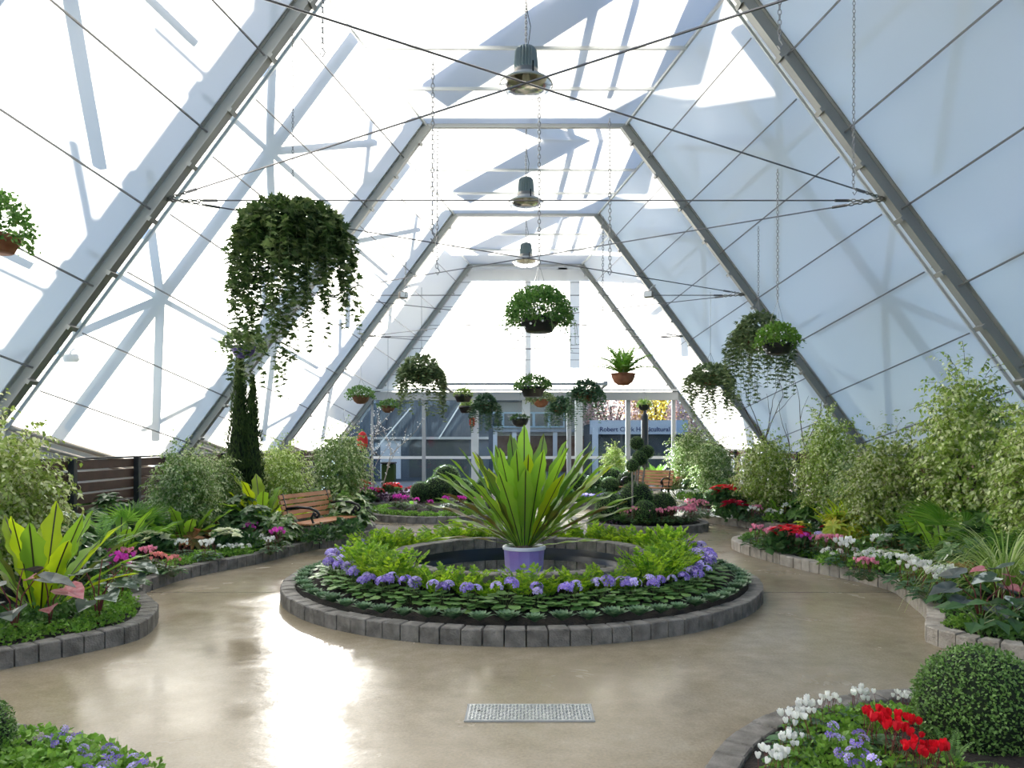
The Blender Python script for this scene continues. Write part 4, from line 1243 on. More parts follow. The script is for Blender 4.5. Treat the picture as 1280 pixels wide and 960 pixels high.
# --- weeping figs
FA = Proto(ficus_parts('weeping_fig', 1, 2, .56, .50, .95, 6500)); FB = Proto(ficus_parts('weeping_fig', 2, 2, .56, .45, .90, 6000, 'ficus_leaf_yellow')); FC = Proto(ficus_parts('weeping_fig', 3, 2, .46, .55, 1.15, 6000, 'ficus_leaf_yellow'))
for pr, px, d, sc_, rz, lab in (
    (FB, -6, 7.2, .92, 1, 'weeping fig at the left edge of view above the large nest fern'),
    (FA, 232, 11.0, .72, 2, 'pale weeping fig between the left fence and the conifer'),
    (FB, 350, 13.6, .80, 3, 'weeping fig just right of the dark conifer'),
    (FA, 425, 15.4, .88, 4, 'dense weeping fig beside the red glass heart'),
    (FA, 268, 12.3, .66, 5, 'smaller weeping fig half hidden left of the dark conifer'),
    (FB, 958, 14.3, .88, 6, 'weeping fig standing under the bare right branches'),
    (FC, 1036, 12.9, .88, 1.5, 'slim weeping fig behind the yellow croton'),
    (FB, 1112, 10.4, .88, 2.5, 'broad weeping fig in the middle of the near right bed'),
    (FC, 1208, 9.6, 1.06, 3.5, 'tallest weeping fig, rising above the others on the right'),
    (FC, 1308, 7.9, .90, 4.5, 'weeping fig cut off by the right edge of view'),
    (FA, 866, 19.6, .95, 5.5, 'weeping fig at the right end of the glass doors'),
    (FA, 892, 18.0, .8, .5, 'small weeping fig beside the right fence far back'),
    (FC, 767, 22.0, .62, 1.2, 'slim weeping fig in front of the name sign outside'),
    (FA, 1066, 12.0, .58, 2.2, 'low weeping fig squeezed between two taller ones on the right')):
    z = SZ
    pr.put(at(px, d, z), rz, sc_, lab)

# --- conifer with two spires
t = thing('conifer', 'dark columnar conifer with two pointed spires in the left bed', 'tree', at(304, 13.0, SZ)); rs = R(9)
for (ox, H, r0, nm) in ((-.06, 3.0, .21, 'spire'), (.16, 2.55, .17, 'spire')):
    n = 5200 if H > 2.8 else 3600; z = H * rs.uniform(0, 1, n) ** 1.1; a = rs.uniform(0, 2 * PI, n)
    k = z / H; rr = r0 * 1.65 * np.minimum(1, (1 - k) ** .85) * (.75 + .3 * rs.rand(n)) * (1 + .12 * np.sin(z * 9 + a * 2))
    rr = np.minimum(rr, r0 * 1.45) * (1 + .18 * (np.sin(z * 23 + a * 5) > .5))
    pos = np.stack([ox + rr * np.cos(a) * .9, rr * np.sin(a), z], 1)
    d = np.stack([np.cos(a) * .35, np.sin(a) * .35, np.ones(n)], 1) + rs.normal(0, .28, (n, 3))
    mb = MB(); mb.leaves(T_LEAF, pos, d, np.stack([np.cos(a), np.sin(a), np.zeros(n)], 1) + rs.normal(0, .4, (n, 3)), .075 * rs.uniform(.7, 1.3, n), .05)
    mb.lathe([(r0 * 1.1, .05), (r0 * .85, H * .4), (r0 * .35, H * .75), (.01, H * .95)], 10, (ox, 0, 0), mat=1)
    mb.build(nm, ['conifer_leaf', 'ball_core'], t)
mb = MB(); mb.tube([(0, 0, 0), (0, 0, .5)], .05, 8); mb.build('trunk', 'brown_bark', t)

# --- nest ferns
nest_fern('large lime birds nest fern at the left edge of view beside pink caladiums', at(50, 6.35, .12), [
    (150, 62, .95, .085, 12), (95, 78, .95, .085, 4), (60, 68, .92, .08, 10), (30, 58, .95, .075, 16), (15, 50, .98, .07, 20), (5, 40, 1.0, .06, 26), (-10, 34, .95, .05, 30),
    (-35, 60, .80, .08, 12), (-70, 72, .85, .085, 5), (-100, 76, .88, .09, 4), (-130, 66, .85, .08, 8), (180, 55, .9, .08, 14), (200, 45, .9, .075, 20), (120, 55, .9, .08, 14), (75, 50, .8, .07, 20), (-55, 48, .7, .07, 20), (-155, 58, .8, .08, 12), (-20, 66, .95, .08, 8)],
    [Y_, Y_, G_, Y_, B_, G_], 1.0, 2)
nest_fern('birds nest fern with upright lime fronds behind the wooden bench', at(327, 12.2, .15), rosette_spec(18, .98, .085, 5, (30, 72)), [Y_, G_, Y_], 1.0, 3)
nest_fern('darker birds nest fern left of the bench beside orange bromeliads', at(232, 10.6, .12), rosette_spec(16, .75, .07, 6, (20, 68)), [G_, G_], 1.0, 4)
nest_fern('birds nest fern low in the left bed in front of the fence', at(150, 9.4, .12), rosette_spec(15, .72, .06, 7, (20, 65)), [G_], 1.0, 5)
nest_fern('birds nest fern growing behind the yellow croton on the right', at(1066, 11.2, .12), rosette_spec(14, .75, .065, 8, (35, 75)), [Y_, G_], 1.0, 6)
nest_fern('birds nest fern with broad fronds below the tallest right fig', at(1150, 9.3, .12), rosette_spec(14, .70, .06, 9, (25, 70)), [G_, Y_], 1.0, 7)
nest_fern('birds nest fern next to the red poinsettias of the second right bed', at(978, 13.9, .12), rosette_spec(14, .65, .055, 10, (25, 70)), [G_], 1.0, 8)
nest_fern('birds nest fern at the back of the near right bed under the right fence', at(1180, 8.6, .12), rosette_spec(13, .66, .055, 11, (20, 65)), [G_], 1.0, 9)

# --- cycads and sword ferns
feather_fern('bright green cycad behind the small bench in the distance', at(822, 20.6, .35), 22, .95, .16, 'fresh_leaf', 1.0, 1, (30, 80), 'cycad', 'cycad', 35)
feather_fern('dark sword fern beside the left fence', at(190, 10.4, .15), 18, .75, .09, 'mid_leaf', 1.1, 2)
feather_fern('sword fern spilling forward left of the cream poinsettia', at(120, 8.6, .15), 18, .75, .09, 'mid_leaf', 1.05, 3)
feather_fern('sword fern in the second right bed near the right fence', at(915, 16.0, .15), 18, .75, .09, 'mid_leaf', 1.05, 4)
feather_fern('arching sword fern right of the broad fig', at(1150, 9.9, .2), 20, .75, .09, 'mid_leaf', 1.2, 5)
feather_fern('sword fern below the fig at the right edge of view', at(1255, 7.6, .15), 18, .75, .09, 'mid_leaf', 1.1, 6)
feather_fern('soft fern between white cyclamen and the fan palm', at(1100, 9.8, .12), 16, .75, .09, 'mid_leaf', .8, 7)
feather_fern('sword fern in front of the island clipped balls', at(2.2 * 0 + 778, 13.3, .2), 10, .75, .09, 'mid_leaf', .45, 8)
feather_fern('small fern at the foot of the big clipped ball', at(1190, 3.25, .14), 10, .75, .09, 'mid_leaf', .32, 9)

# --- shrubs filling the beds
for pr, px, d, sc_, lab in (
    (AR_DARK, 75, 8.2, 1.0, 'dark broad-leafed aralia behind the large nest fern'),
    (AR_DARK, 150, 10.8, 1.05, 'dark aralia against the middle of the left fence'),
    (AR_MID, 205, 12.0, 1.1, 'mid green aralia below the pale weeping fig'),
    (AR_DARK, 262, 11.6, .95, 'dark aralia between the nest fern and the conifer'),
    (AR_DARK, 318, 10.9, .8, 'dark low aralia left of the bench armrest'),
    (AR_VAR, 352, 10.9, .72, 'pale variegated aralia pressed against the left bench end'),
    (AR_MID, 388, 13.6, 1.0, 'mid green aralia behind the bench backrest'),
    (AR_VAR, 432, 12.6, 1.0, 'cream-edged variegated aralia at the right end of the bench'),
    (AR_DARK, 446, 12.9, .8, 'dark aralia at the corner of the left bed past the bench'),
    (AR_MID, 55, 9.6, 1.1, 'aralia in the shade of the fig at the left edge'),
    (AR_MID, 120, 11.8, 1.0, 'aralia touching the left fence posts'),
    (AR_DARK, 300, 11.9, .9, 'dark aralia at the foot of the conifer'),
    (AR_DARK, 870, 19.0, 1.0, 'dark aralia below the far right fig'),
    (AR_MID, 905, 17.0, 1.0, 'aralia beside the right fence behind the poinsettias'),
    (AR_DARK, 850, 20.6, 1.0, 'dark aralia right of the small far bench'),
    (AR_MID, 1010, 13.4, .9, 'aralia below the slim fig behind the near right bed'),
    (AR_DARK, 1090, 10.9, .85, 'dark aralia under the broad fig'),
    (AR_DARK, 1130, 8.9, .7, 'dark aralia among the white flowers of the near right bed'),
    (AR_MID, 1230, 8.9, 1.0, 'aralia between the tallest fig and the right edge'),
    (AR_MID, 985, 14.8, .95, 'aralia between two figs along the right fence'),
    (AR_DARK, 1215, 8.0, .8, 'dark aralia behind the fountain grass'),
    (AR_VAR, 905, 15.2, .6, 'low variegated aralia left of the red poinsettias')):
    pr.put(at(px, d, SZ), rnd.uniform(0, 6), sc_, lab)
for pr, px, d, sc_, lab in (
    (GC_DARK, 402, 10.9, .9, 'low dark leafy plant under the bench seat at its near end'),
    (GC_DARK, 432, 11.7, .9, 'low dark leafy plant under the bench seat at its far end'),
    (GC_DARK, 305, 10.2, .9, 'low dark plant between the cream poinsettia and the bench'),
    (GC_DARK, 100, 7.7, 1.0, 'low dark plant behind the magenta cyclamen'),
    (GC_DARK, 30, 7.4, 1.2, 'low dark plant behind the nest fern at the left edge'),
    (GC_PURPLE, 505, 18.6, 1.2, 'purple-leafed plant with pale veins in the far left bed, the nearer one'),
    (GC_PURPLE, 478, 18.4, 1.0, 'purple-leafed plant left of the pale-veined one'),
    (GC_PURPLE, 530, 17.1, .8, 'purple-leafed plant in front of the clipped balls at their left'),
    (GC_PURPLE, 570, 16.6, .8, 'purple-leafed plant behind the magenta cyclamen at the island centre'),
    (GC_PURPLE, 605, 16.6, .8, 'purple-leafed plant at the right of the magenta island'),
    (GC_PURPLE, 769, 13.5, .6, 'purple-leafed plant left behind the pink island cyclamen'),
    (GC_PURPLE, 812, 13.4, .6, 'purple-leafed plant right behind the pink island cyclamen'),
    (GC_FRESH, 752, 14.1, 1.1, 'yellow-green plant at the left side of the pink island'),
    (GC_DARK, 705, 19.4, 1.0, 'dark low plant at the left end of the far middle bed'),
    (GC_DARK, 745, 19.2, 1.0, 'dark low plant in the middle of the far middle bed'),
    (GC_DARK, 880, 17.6, .9, 'low dark plant in the second right bed behind white flowers'),
    (GC_DARK, 1180, 8.3, .9, 'low dark plant behind the cream poinsettias')):
    pr.put(at(px, d, SZ), rnd.uniform(0, 6), sc_, lab)

# --- ground cover along the edges (one kind, told apart by nothing)
def along(path, s0, s1, step, off, jitter=.03):
    """points at distance off inside a resampled path between arc positions"""
    L_ = [0]
    for a, b in zip(path[:-1], path[1:]): L_.append(L_[-1] + (b - a).length)
    s = s0; out = []
    while s < min(s1, L_[-1]):
        j = max(i for i in range(len(L_)) if L_[i] <= s); j = min(j, len(path) - 2)
        a, b = path[j], path[j + 1]; f = (s - L_[j]) / max(1e-6, (b - a).length)
        p = a.lerp(b, f); d = (b - a).normalized(); out.append((p, Vector((-d.y, d.x))))
        s += step
    return out
LP = resample(LEFT_CURB, .1, False); RP = resample(RIGHT_CURB, .1, False)
for (p, nv) in along(LP, 0, 12.5, .36, 0):
    q = p + nv * (.30 + rnd.uniform(0, .05)); GC_FRESH.put((q.x, q.y, SZ), rnd.uniform(0, 6), rnd.uniform(.75, 1.0), 'fresh green ground cover just inside the stone edge of the left bed', 'ground cover along the left bed edge')
for (p, nv) in along(LP, 0, 3.4, .38, 0):
    for o_ in (.62, .95):
        q = p + nv * (o_ + rnd.uniform(0, .06)); GC_MID.put((q.x, q.y, SZ), rnd.uniform(0, 6), rnd.uniform(.8, 1.1), 'mid green ground cover around the foot of the large near nest fern', 'ground cover around the near nest fern')
for (p, nv) in along(RP, .6, 3.4, .38, 0):
    q = p - nv * (.62 + rnd.uniform(0, .06)); GC_MID.put((q.x, q.y, SZ), rnd.uniform(0, 6), rnd.uniform(.8, 1.1), 'mid green ground cover under the dark leaves at the right edge', 'ground cover under the right alocasias')
for (p, nv) in along(RP, .6, 11.3, .36, 0):
    q = p - nv * (.30 + rnd.uniform(0, .05)); (GC_FRESH if rnd.random() < .7 else GC_MID).put((q.x, q.y, SZ), rnd.uniform(0, 6), rnd.uniform(.75, 1.0), 'green ground cover just inside the stone edge of the near right bed', 'ground cover along the near right bed edge')
for i in range(26):
    a = 2 * PI * i / 26
    GC_FRESH.put((-1.75 + 1.36 * math.cos(a), 16.3 + 1.36 * math.sin(a), SZ), rnd.uniform(0, 6), .85, 'grassy green ground cover round the rim of the magenta island', 'ground cover round the magenta island')
# --- flowers in the near right bed: (kind, px, py of the bloom, label)
def zput(pr, px, py, zb, lab, sc_=1.0, group=None, d=None):
    """stand a plant so that its blooms (zb above the soil) show at px, py"""
    z = SZ + zb * sc_
    dd = d or FPX * (EYE - z) / (py - CY)
    return PR[pr].put(at(px, dd, SZ), rnd.uniform(0, 6), sc_, lab, group)
for row in (
    ('cyc_pink', 948, 663, .2, 'pink cyclamen at the very tip of the near right bed', 1.1), ('cyc_pink', 966, 666, .2, 'pink cyclamen left in front of the red poinsettia', 1.1),
    ('cyc_salmon', 982, 671, .2, 'salmon pink cyclamen directly below the red poinsettia', 1.0), ('cyc_magenta', 1003, 673, .2, 'purple-pink cyclamen beside the red poinsettia', 1.0),
    ('viola', 1018, 668, .15, 'purple viola between pink cyclamen on the right', 1.2), ('cyc_pink', 1025, 675, .2, 'pink cyclamen left of the white flowers', 1.0), ('cyc_pink', 1042, 675, .2, 'pale pink cyclamen touching the first white flowers', 1.0),
    ('poin_red', 985, 654, .3, 'red poinsettia near the tip of the near right bed', 1.15), ('poin_dark', 1046, 651, .3, 'dark red poinsettia beside the yellow croton', .95),
    ('cyc_white', 1057, 681, .2, 'white cyclamen, first after the pink ones', 1.2), ('alyssum', 1040, 690, .14, 'small white viola low at the stone edge below the pink cyclamen', 1.0),
    ('alyssum', 1083, 692, .14, 'white viola cluster left of the bromeliads', 1.25), ('alyssum', 1097, 695, .14, 'white viola cluster nearer the stone edge below the bromeliads', 1.25),
    ('cyc_white', 1103, 677, .2, 'white cyclamen behind the violas, left of the bromeliads', 1.2), ('cyc_pink', 1076, 703, .2, 'small pink cyclamen at the stone edge among white flowers', .8), ('cyc_pink', 1088, 704, .2, 'small pink cyclamen at the stone edge, the right one of two', .8),
    ('cyc_white', 1133, 703, .2, 'white cyclamen where the right edge begins to bend', 1.1), ('cyc_white', 1150, 711, .2, 'white cyclamen one place nearer along the bend', 1.1), ('cyc_white', 1168, 720, .2, 'white cyclamen nearest to the alocasia leaves', 1.1), ('cyc_white', 1184, 716, .2, 'white cyclamen hidden by fountain grass blades', 1.0),
    ('poin_cream', 1120, 688, .28, 'cream poinsettia beside the bromeliads', .7), ('poin_cream', 1183, 668, .28, 'cream poinsettia below the fan palm', .9), ('poin_cream', 1190, 690, .28, 'cream poinsettia left of the fountain grass', .85), ('poin_cream', 1254, 672, .28, 'cream poinsettia behind the fountain grass', 1.0)):
    zput(row[0], row[1], row[2], row[3], row[4], row[5] * 1.18)
for px, py, l in ((1128, 678, 'orange bromeliad among the white flowers, the left one'), (1146, 683, 'orange bromeliad among the white flowers, the right one'), (1215, 705, 'orange bromeliad under the fountain grass blades')):
    z = .35; dd = FPX * (EYE - z) / (py - CY); BROM.put(at(px, dd, SZ), rnd.uniform(0, 6), 1.1, l)
for px, d, s_, l in ((1050, 10.7, 1.0, 'yellow and green croton near the red poinsettias'), (1072, 10.6, .9, 'yellow croton right beside another, partly behind it'), (1003, 11.3, .6, 'small yellow croton right behind the red poinsettia')):
    CROT.put(at(px, d, SZ), rnd.uniform(0, 6), s_, l)
for pr, px, d_, s_, lab in (
    (GC_DARK, 1000, 10.6, .8, 'dark low plant behind the red poinsettia at the bed tip'), (GC_MID, 1030, 10.1, 1.3, 'mid green mound behind the first white cyclamen'), (GC_MID, 1075, 9.6, 1.4, 'mid green mound left of the orange bromeliads'),
    (GC_FRESH, 1105, 9.1, 1.4, 'fresh green mound right under the orange bromeliads'), (GC_FRESH, 1150, 8.3, 1.5, 'fresh green mound among white cyclamen at the bend'), (GC_FRESH, 1170, 7.6, 1.5, 'fresh green mound below the leftmost cream poinsettia'),
    (GC_MID, 1195, 7.3, 1.4, 'mid green mound beneath the fountain grass tips'), (GC_DARK, 1120, 10.0, .9, 'dark low plant directly behind the orange bromeliads'), (GC_DARK, 1015, 11.3, .9, 'dark low plant between the croton and the bed tip')):
    pr.put(at(px, d_, SZ), rnd.uniform(0, 6), s_, lab)
nest_fern('lime nest fern upright behind the red poinsettias of the near right bed', at(1052, 11.0, .15), rosette_spec(13, .62, .05, 18, (45, 82)), [Y_, G_], 1.0, 18)
# second right bed
for row in (
    ('poin_red', 905, 604, .3, 'bright red poinsettia, the left one of a pair', 1.5, 14.6), ('poin_red', 938, 605, .3, 'bright red poinsettia, the right one of a pair', 1.5, 14.9), ('poin_dark', 918, 627, .3, 'dark red poinsettia in front of the bright red pair', 1.4, 14.0),
    ('poin_dark', 898, 615, .3, 'dark red poinsettia at the left foot of the bright pair', .9, 14.6),
    ('cyc_pink', 863, 630, .2, 'pale pink cyclamen at the left tip of the second right bed', 1.3, 15.2), ('cyc_pink', 874, 631, .2, 'pale pink cyclamen second from the left tip of the second right bed', 1.3, 15.0), ('cyc_pink', 885, 631, .2, 'pale pink cyclamen third from the left tip of the second right bed', 1.3, 14.6),
    ('cyc_pink', 946, 636, .2, 'pink cyclamen right below the dark red poinsettia', 1.2, 13.8), ('cyc_white', 942, 643, .2, 'white cyclamen at the edge below the dark red poinsettia', 1.2, 13.7), ('alyssum', 968, 640, .14, 'white viola at the edge of the second right bed', 1.4, 13.5), ('cyc_white', 985, 634, .2, 'white cyclamen at the near end of the second right bed', 1.2, 13.6),
    ('alyssum', 855, 615, .14, 'white viola in the distance below the far aralia, the left one', 1.6, 18.6), ('alyssum', 868, 615, .14, 'white viola in the distance below the far aralia, the right one', 1.6, 18.0), ('cyc_salmon', 850, 600, .2, 'salmon flower below the far right fig', 1.5, 19.4)):
    z = zof(row[2], row[6]) - row[3] * row[5]
    PR[row[0]].put(at(row[1], row[6], max(SZ, min(z, .5))), rnd.uniform(0, 6), row[5], row[4])
# left bed flowers
for row in (
    ('poin_cream', 187, 664, .28, 'broad cream poinsettia right of the near nest fern', 1.25), ('poin_cream', 205, 672, .28, 'cream poinsettia in front of the broad one', .8), ('poin_cream', 283, 661, .28, 'cream poinsettia in a round dark bush left of the bench', 1.15),
    ('cyc_magenta', 152, 703, .2, 'bright magenta cyclamen nearest to the caladiums', 1.5), ('cyc_magenta', 134, 693, .2, 'deep magenta cyclamen behind the nearest one', 1.0), ('cyc_pink', 160, 692, .2, 'pink cyclamen just above the bright magenta one', 1.1),
    ('cyc_pink', 186, 690, .2, 'pink cyclamen at the left of the white and pink row', 1.1), ('cyc_salmon', 197, 697, .2, 'salmon cyclamen close to the left stone edge', 1.0), ('cyc_salmon', 216, 700, .2, 'pale salmon cyclamen at the stone edge', .9), ('cyc_white', 228, 680, .2, 'white cyclamen behind the pale salmon one', 1.0),
    ('cyc_white', 260, 681, .2, 'white cyclamen beside the orange bromeliads', 1.1), ('alyssum', 282, 683, .14, 'white viola below the cream poinsettia, the left one', .9), ('alyssum', 294, 683, .14, 'white viola below the cream poinsettia, the middle one', .9), ('alyssum', 304, 683, .14, 'white viola below the cream poinsettia, the right one', .9),
    ('cyc_magenta', 313, 660, .2, 'tall magenta cyclamen right of the cream poinsettia', 1.3), ('alyssum', 318, 671, .14, 'white viola in front of the tall magenta cyclamen', 1.2), ('viola', 330, 668, .15, 'lilac viola left of the bench', 1.0), ('cyc_magenta', 346, 666, .2, 'magenta cyclamen nearest to the bench', 1.2), ('cyc_white', 338, 676, .2, 'white cyclamen low at the edge near the bench', .9),
    ('cyc_pink', 88, 682, .2, 'pink cyclamen seen between fronds of the near nest fern', 1.1), ('cyc_white', 35, 690, .2, 'white cyclamen behind the near nest fern', 1.2), ('cyc_pink', 70, 715, .2, 'pink cyclamen at the foot of the near nest fern', 1.0), ('cyc_white', 102, 711, .2, 'white cyclamen just behind the silver caladium leaves', 1.0), ('cyc_pink', 114, 709, .2, 'pink cyclamen just behind the silver caladium leaves', .8)):
    zput(row[0], row[1], row[2], row[3], row[4], row[5])
for px, py, l in ((228, 663, 'orange bromeliad left of the cream poinsettia bush'), (246, 665, 'orange bromeliad touching the cream poinsettia bush'), (272, 655, 'small orange bromeliad behind the cream poinsettia')):
    z = .33; dd = FPX * (EYE - z) / (py - CY); BROM.put(at(px, dd, SZ), rnd.uniform(0, 6), 1.2, l)
# far left bed
for row in (
    ('poin_red', 446, 598, .3, 'red poinsettia in the far left bed beside the fig', 2.0, 18.2), ('poin_red', 489, 602, .3, 'red poinsettia right of the lit branch tree', 1.3, 19.0), ('poin_dark', 470, 610, .3, 'dark red poinsettia at the foot of the lit branch tree', 1.2, 18.6),
    ('cyc_magenta', 450, 613, .2, 'magenta cyclamen below the far red poinsettia', 1.5, 17.9), ('cyc_magenta', 463, 620, .2, 'magenta cyclamen at the edge of the far left bed', 1.5, 18.2), ('poin_dark', 515, 607, .3, 'dark red poinsettia nearest to the clipped balls', 1.0, 19.6)):
    z = zof(row[2], row[6]) - row[3] * row[5]
    PR[row[0]].put(at(row[1], row[6], max(SZ, min(z, .6))), rnd.uniform(0, 6), row[5], row[4])
# magenta island: ring of cyclamen; pink island: ring of cyclamen
cnt = 0
for i in range(10):
    a = PI + .15 + (PI - .3) * i / 9
    x, y = -1.75 + 1.0 * math.cos(a), 16.3 + 1.0 * math.sin(a)
    PR['cyc_magenta'].put((x, y, SZ + .10), rnd.uniform(0, 6), rnd.uniform(.8, 1.1), 'magenta cyclamen in the flowering arc of the far left island bed', 'magenta cyclamen of the island')
for i in range(14):
    a = PI * .97 + PI * 1.06 * i / 13
    x, y = 2.2 + .82 * math.cos(a), 14.0 + .82 * math.sin(a)
    PR['cyc_pink'].put((x, y, SZ + .04), rnd.uniform(0, 6), rnd.uniform(.95, 1.2), 'pink cyclamen in the front arc of the island with clipped balls', 'pink cyclamen of the island')
for i in range(11):
    k = i / 10
    x, y = 1.15 + 1.0 * k + .1, 18.45 + .35 * abs(k - .3)
    PR['viola'].put((x, y, SZ), rnd.uniform(0, 6), 1.25, 'dusky violet flower in the front row of the far middle bed', 'violet flowers of the far middle bed')
for i in range(8):
    GC_PURPLE.put((1.3 + .14 * i, 18.85 + .03 * i, SZ), rnd.uniform(0, 6), .8, 'purple-leafed plant in the second row of the far middle bed', 'purple plants of the far middle bed')

# --- clipped balls
BM = ball_part(1, 1.0, 2600, .085); BBIG = ball_part(2, 1.0, 9000, .062)
def ball(label, c, r, me=None, name='clipped_ball', sc_=(1, 1, 1), stem=None, group=None):
    t = thing(name, label, 'topiary', (c[0], c[1], c[2] - r * sc_[2]))
    part('foliage', me or BM, t, (0, 0, r * sc_[2]), (0, 0, rnd.uniform(0, 6)), (r * sc_[0], r * sc_[1], r * sc_[2]))
    return t
ball('large clipped green ball at the bottom right corner of view', (at(1226, 3.62).x, 3.62, .30), .285, BBIG, sc_=(1, 1, .98))
for px, py, r, d, lab in ((795, 624, 22, 13.9, 'clipped ball under the lollipop stems, the highest of the island mounds'), (762, 633, 18, 13.6, 'clipped ball at the left of the pink island'), (829, 633, 18, 13.7, 'clipped ball at the right of the pink island'), (806, 640, 15, 13.3, 'small clipped ball in front, between the island mounds'),
    (764, 601, 17, 20.5, 'large dark clipped ball in the far middle bed left of the bench'), (762, 608, 12, 19.6, 'small dark clipped ball at the front of the far middle bed'), (786, 603, 15, 19.9, 'dark clipped ball beside the small far bench'), (741, 607, 13, 20.0, 'dark clipped ball at the left of the far middle bed'), (722, 603, 12, 20.8, 'dark clipped ball beyond the nest fern tips'),
    (558, 598, 17, 18.0, 'tallest clipped ball of the far left island, at the back'), (546, 612, 17, 17.2, 'clipped ball at the centre of the far left island'), (526, 615, 13, 17.0, 'clipped ball at the left of the far left island'), (577, 612, 14, 17.2, 'clipped ball right of the island centre'), (592, 617, 13, 16.9, 'clipped ball half hidden by the nest fern'), (606, 609, 12, 17.3, 'clipped ball behind the low nest fern fronds')):
    c = P(px, py, d); rr = r * d / FPX; ball(lab, c, rr)
    if c.z - rr > SZ + .08:
        pass
BM2 = ball_part(5, 1.0, 1500, .12)
for px, py, r, zb, d, lab in ((796, 554, 8.5, 612, 13.9, 'topmost little ball tree on a bare stem in the pink island'), (799.5, 573, 9.5, 612, 13.75, 'little ball tree with the biggest head, just below the topmost'), (790.5, 582, 8, 612, 13.6, 'lowest little ball tree on a bare stem, at the left'), (809, 565, 8.5, 612, 13.85, 'little ball tree on a bare stem, at the right')):
    c = P(px, py, d); rr = r * d / FPX
    bx = at(794 + (px - 797) * .55 + (8 if px > 805 else 0) * 0, d).x; z0 = .45
    t = thing('ball_tree', lab, 'topiary', (bx, d, z0))
    mb = MB(); mb.tube([(0, 0, -.25), ((c.x - bx) * .4, 0, (c.z - z0) * .5), (c.x - bx, 0, c.z - z0)], .018, 6); mb.build('stem', 'pale_bark', t)
    part('foliage', BM2, t, (c.x - bx, 0, c.z - z0), (0, 0, px), rr)

# --- caladiums, alocasias, fan palm, grasses
big_leaf_plant('caladium', 'caladium with two big salmon pink leaves at the left bed edge', at(62, 5.95, SZ), [(-20, .12, .34, .24), (170, .05, .42, .19), (-60, .10, .20, .14)], 'caladium_pink')
big_leaf_plant('caladium', 'white-veined caladium right of the salmon pink one', at(122, 6.15, SZ), [(0, .12, .34, .22), (100, .10, .50, .2), (-40, .14, .26, .2), (160, .12, .40, .2), (50, .2, .44, .22), (-90, .12, .22, .16)], 'caladium_white')
big_leaf_plant('caladium', 'pale caladium leaning over the stone notch', at(150, 6.9, SZ), [(0, .14, .34, .22), (-30, .16, .26, .2), (60, .12, .36, .2), (180, .12, .34, .18), (-80, .1, .2, .16)], 'caladium_white')
big_leaf_plant('alocasia', 'dark silvery alocasia at the left edge of view', at(18, 5.7, SZ), [(20, .14, .44, .28), (180, .1, .38, .24), (-60, .14, .24, .22), (-110, .12, .30, .24), (90, .1, .5, .22)], 'caladium_silver')
big_leaf_plant('alocasia', 'silvery dark alocasia below the fountain grass', at(1226, 6.1, SZ), [(170, .16, .30, .24), (200, .12, .22, .22), (120, .14, .38, .24), (60, .14, .34, .24), (-90, .14, .18, .2), (0, .16, .3, .22)], 'caladium_silver')
big_leaf_plant('caladium', 'pink and white caladium at the right edge of view', at(1270, 6.0, SZ), [(170, .12, .40, .22), (90, .12, .46, .22), (-60, .12, .34, .2), (20, .12, .4, .2), (-120, .1, .26, .18)], 'caladium_white')
big_leaf_plant('caladium', 'small red-pink caladium among dark leaves on the right', at(1250, 6.25, SZ), [(160, .10, .42, .13), (-80, .08, .30, .12), (30, .1, .36, .12)], 'caladium_pink')
for i, (px, d, l) in enumerate(((1195, 6.6, 'dark glossy broad-leafed plant where the right edge bends'), (1255, 5.75, 'dark glossy broad-leafed plant behind the big clipped ball'), (1225, 5.7, 'dark glossy plant right above the lime ground cover'), (1292, 5.9, 'dark glossy plant cut by the right edge of view'))):
    big_leaf_plant('broad_leaf_plant', l, at(px, d, SZ), [(k * 47 + i * 20, .10 + .03 * (k % 3), .14 + .035 * (k % 4), .17) for k in range(9)], 'dark_leaf', stem='green_stem', tmpl=T_BROAD)
blade_tuft('fountain_grass', 'big arching yellow-green fountain grass in the near right bed', at(1256, 7.0, .12), 330, 1.15, 'grass_blade', 4, .006, (.05, 1.0), 2.1)
blade_tuft('fountain_grass', 'finer fountain grass left behind the big one', at(1225, 8.0, .12), 180, .85, 'grass_blade', 5, .006, (.05, .9), 1.9)
blade_tuft('spider_plant', 'striped spider plant in front of the right fence', at(880, 21.3, .9), 90, .55, 'grass_blade', 6, .010, (.1, 1.2), 2.0)
def fan_palm(label, loc, n, L, seed):
    t = thing('fan_palm', label, 'palm', loc); rs = R(seed)
    for i in range(n):
        a = i * 2.4; e = rs.uniform(.5, 1.2); mb = MB()
        q = np.array([math.cos(a) * math.cos(e), math.sin(a) * math.cos(e), math.sin(e)]) * L * .8
        mb.tube([(0, 0, 0), tuple(q * .55), tuple(q)], .005, 4, mat=1)
        ax = q / np.linalg.norm(q); sd = np.cross(ax, [0, 0, 1.]); sd /= np.linalg.norm(sd); up = np.cross(sd, ax)
        d = [ax * math.cos(th) + sd * math.sin(th) + up * -.15 for th in np.linspace(-1.5, 1.5, 15)]
        mb.leaves(T_NARROW, [q] * 15, d, [up] * 15, L * .62, L * .30)
        mb.build('fan_leaf', ['fresh_leaf', 'green_stem'], t)
    return t
fan_palm('fan palm with spread pleated leaves above the cream poinsettia', at(1200, 8.8, .15), 13, .72, 3)
fan_palm('low fan palm near the left fence', at(165, 9.9, .15), 9, .55, 4)

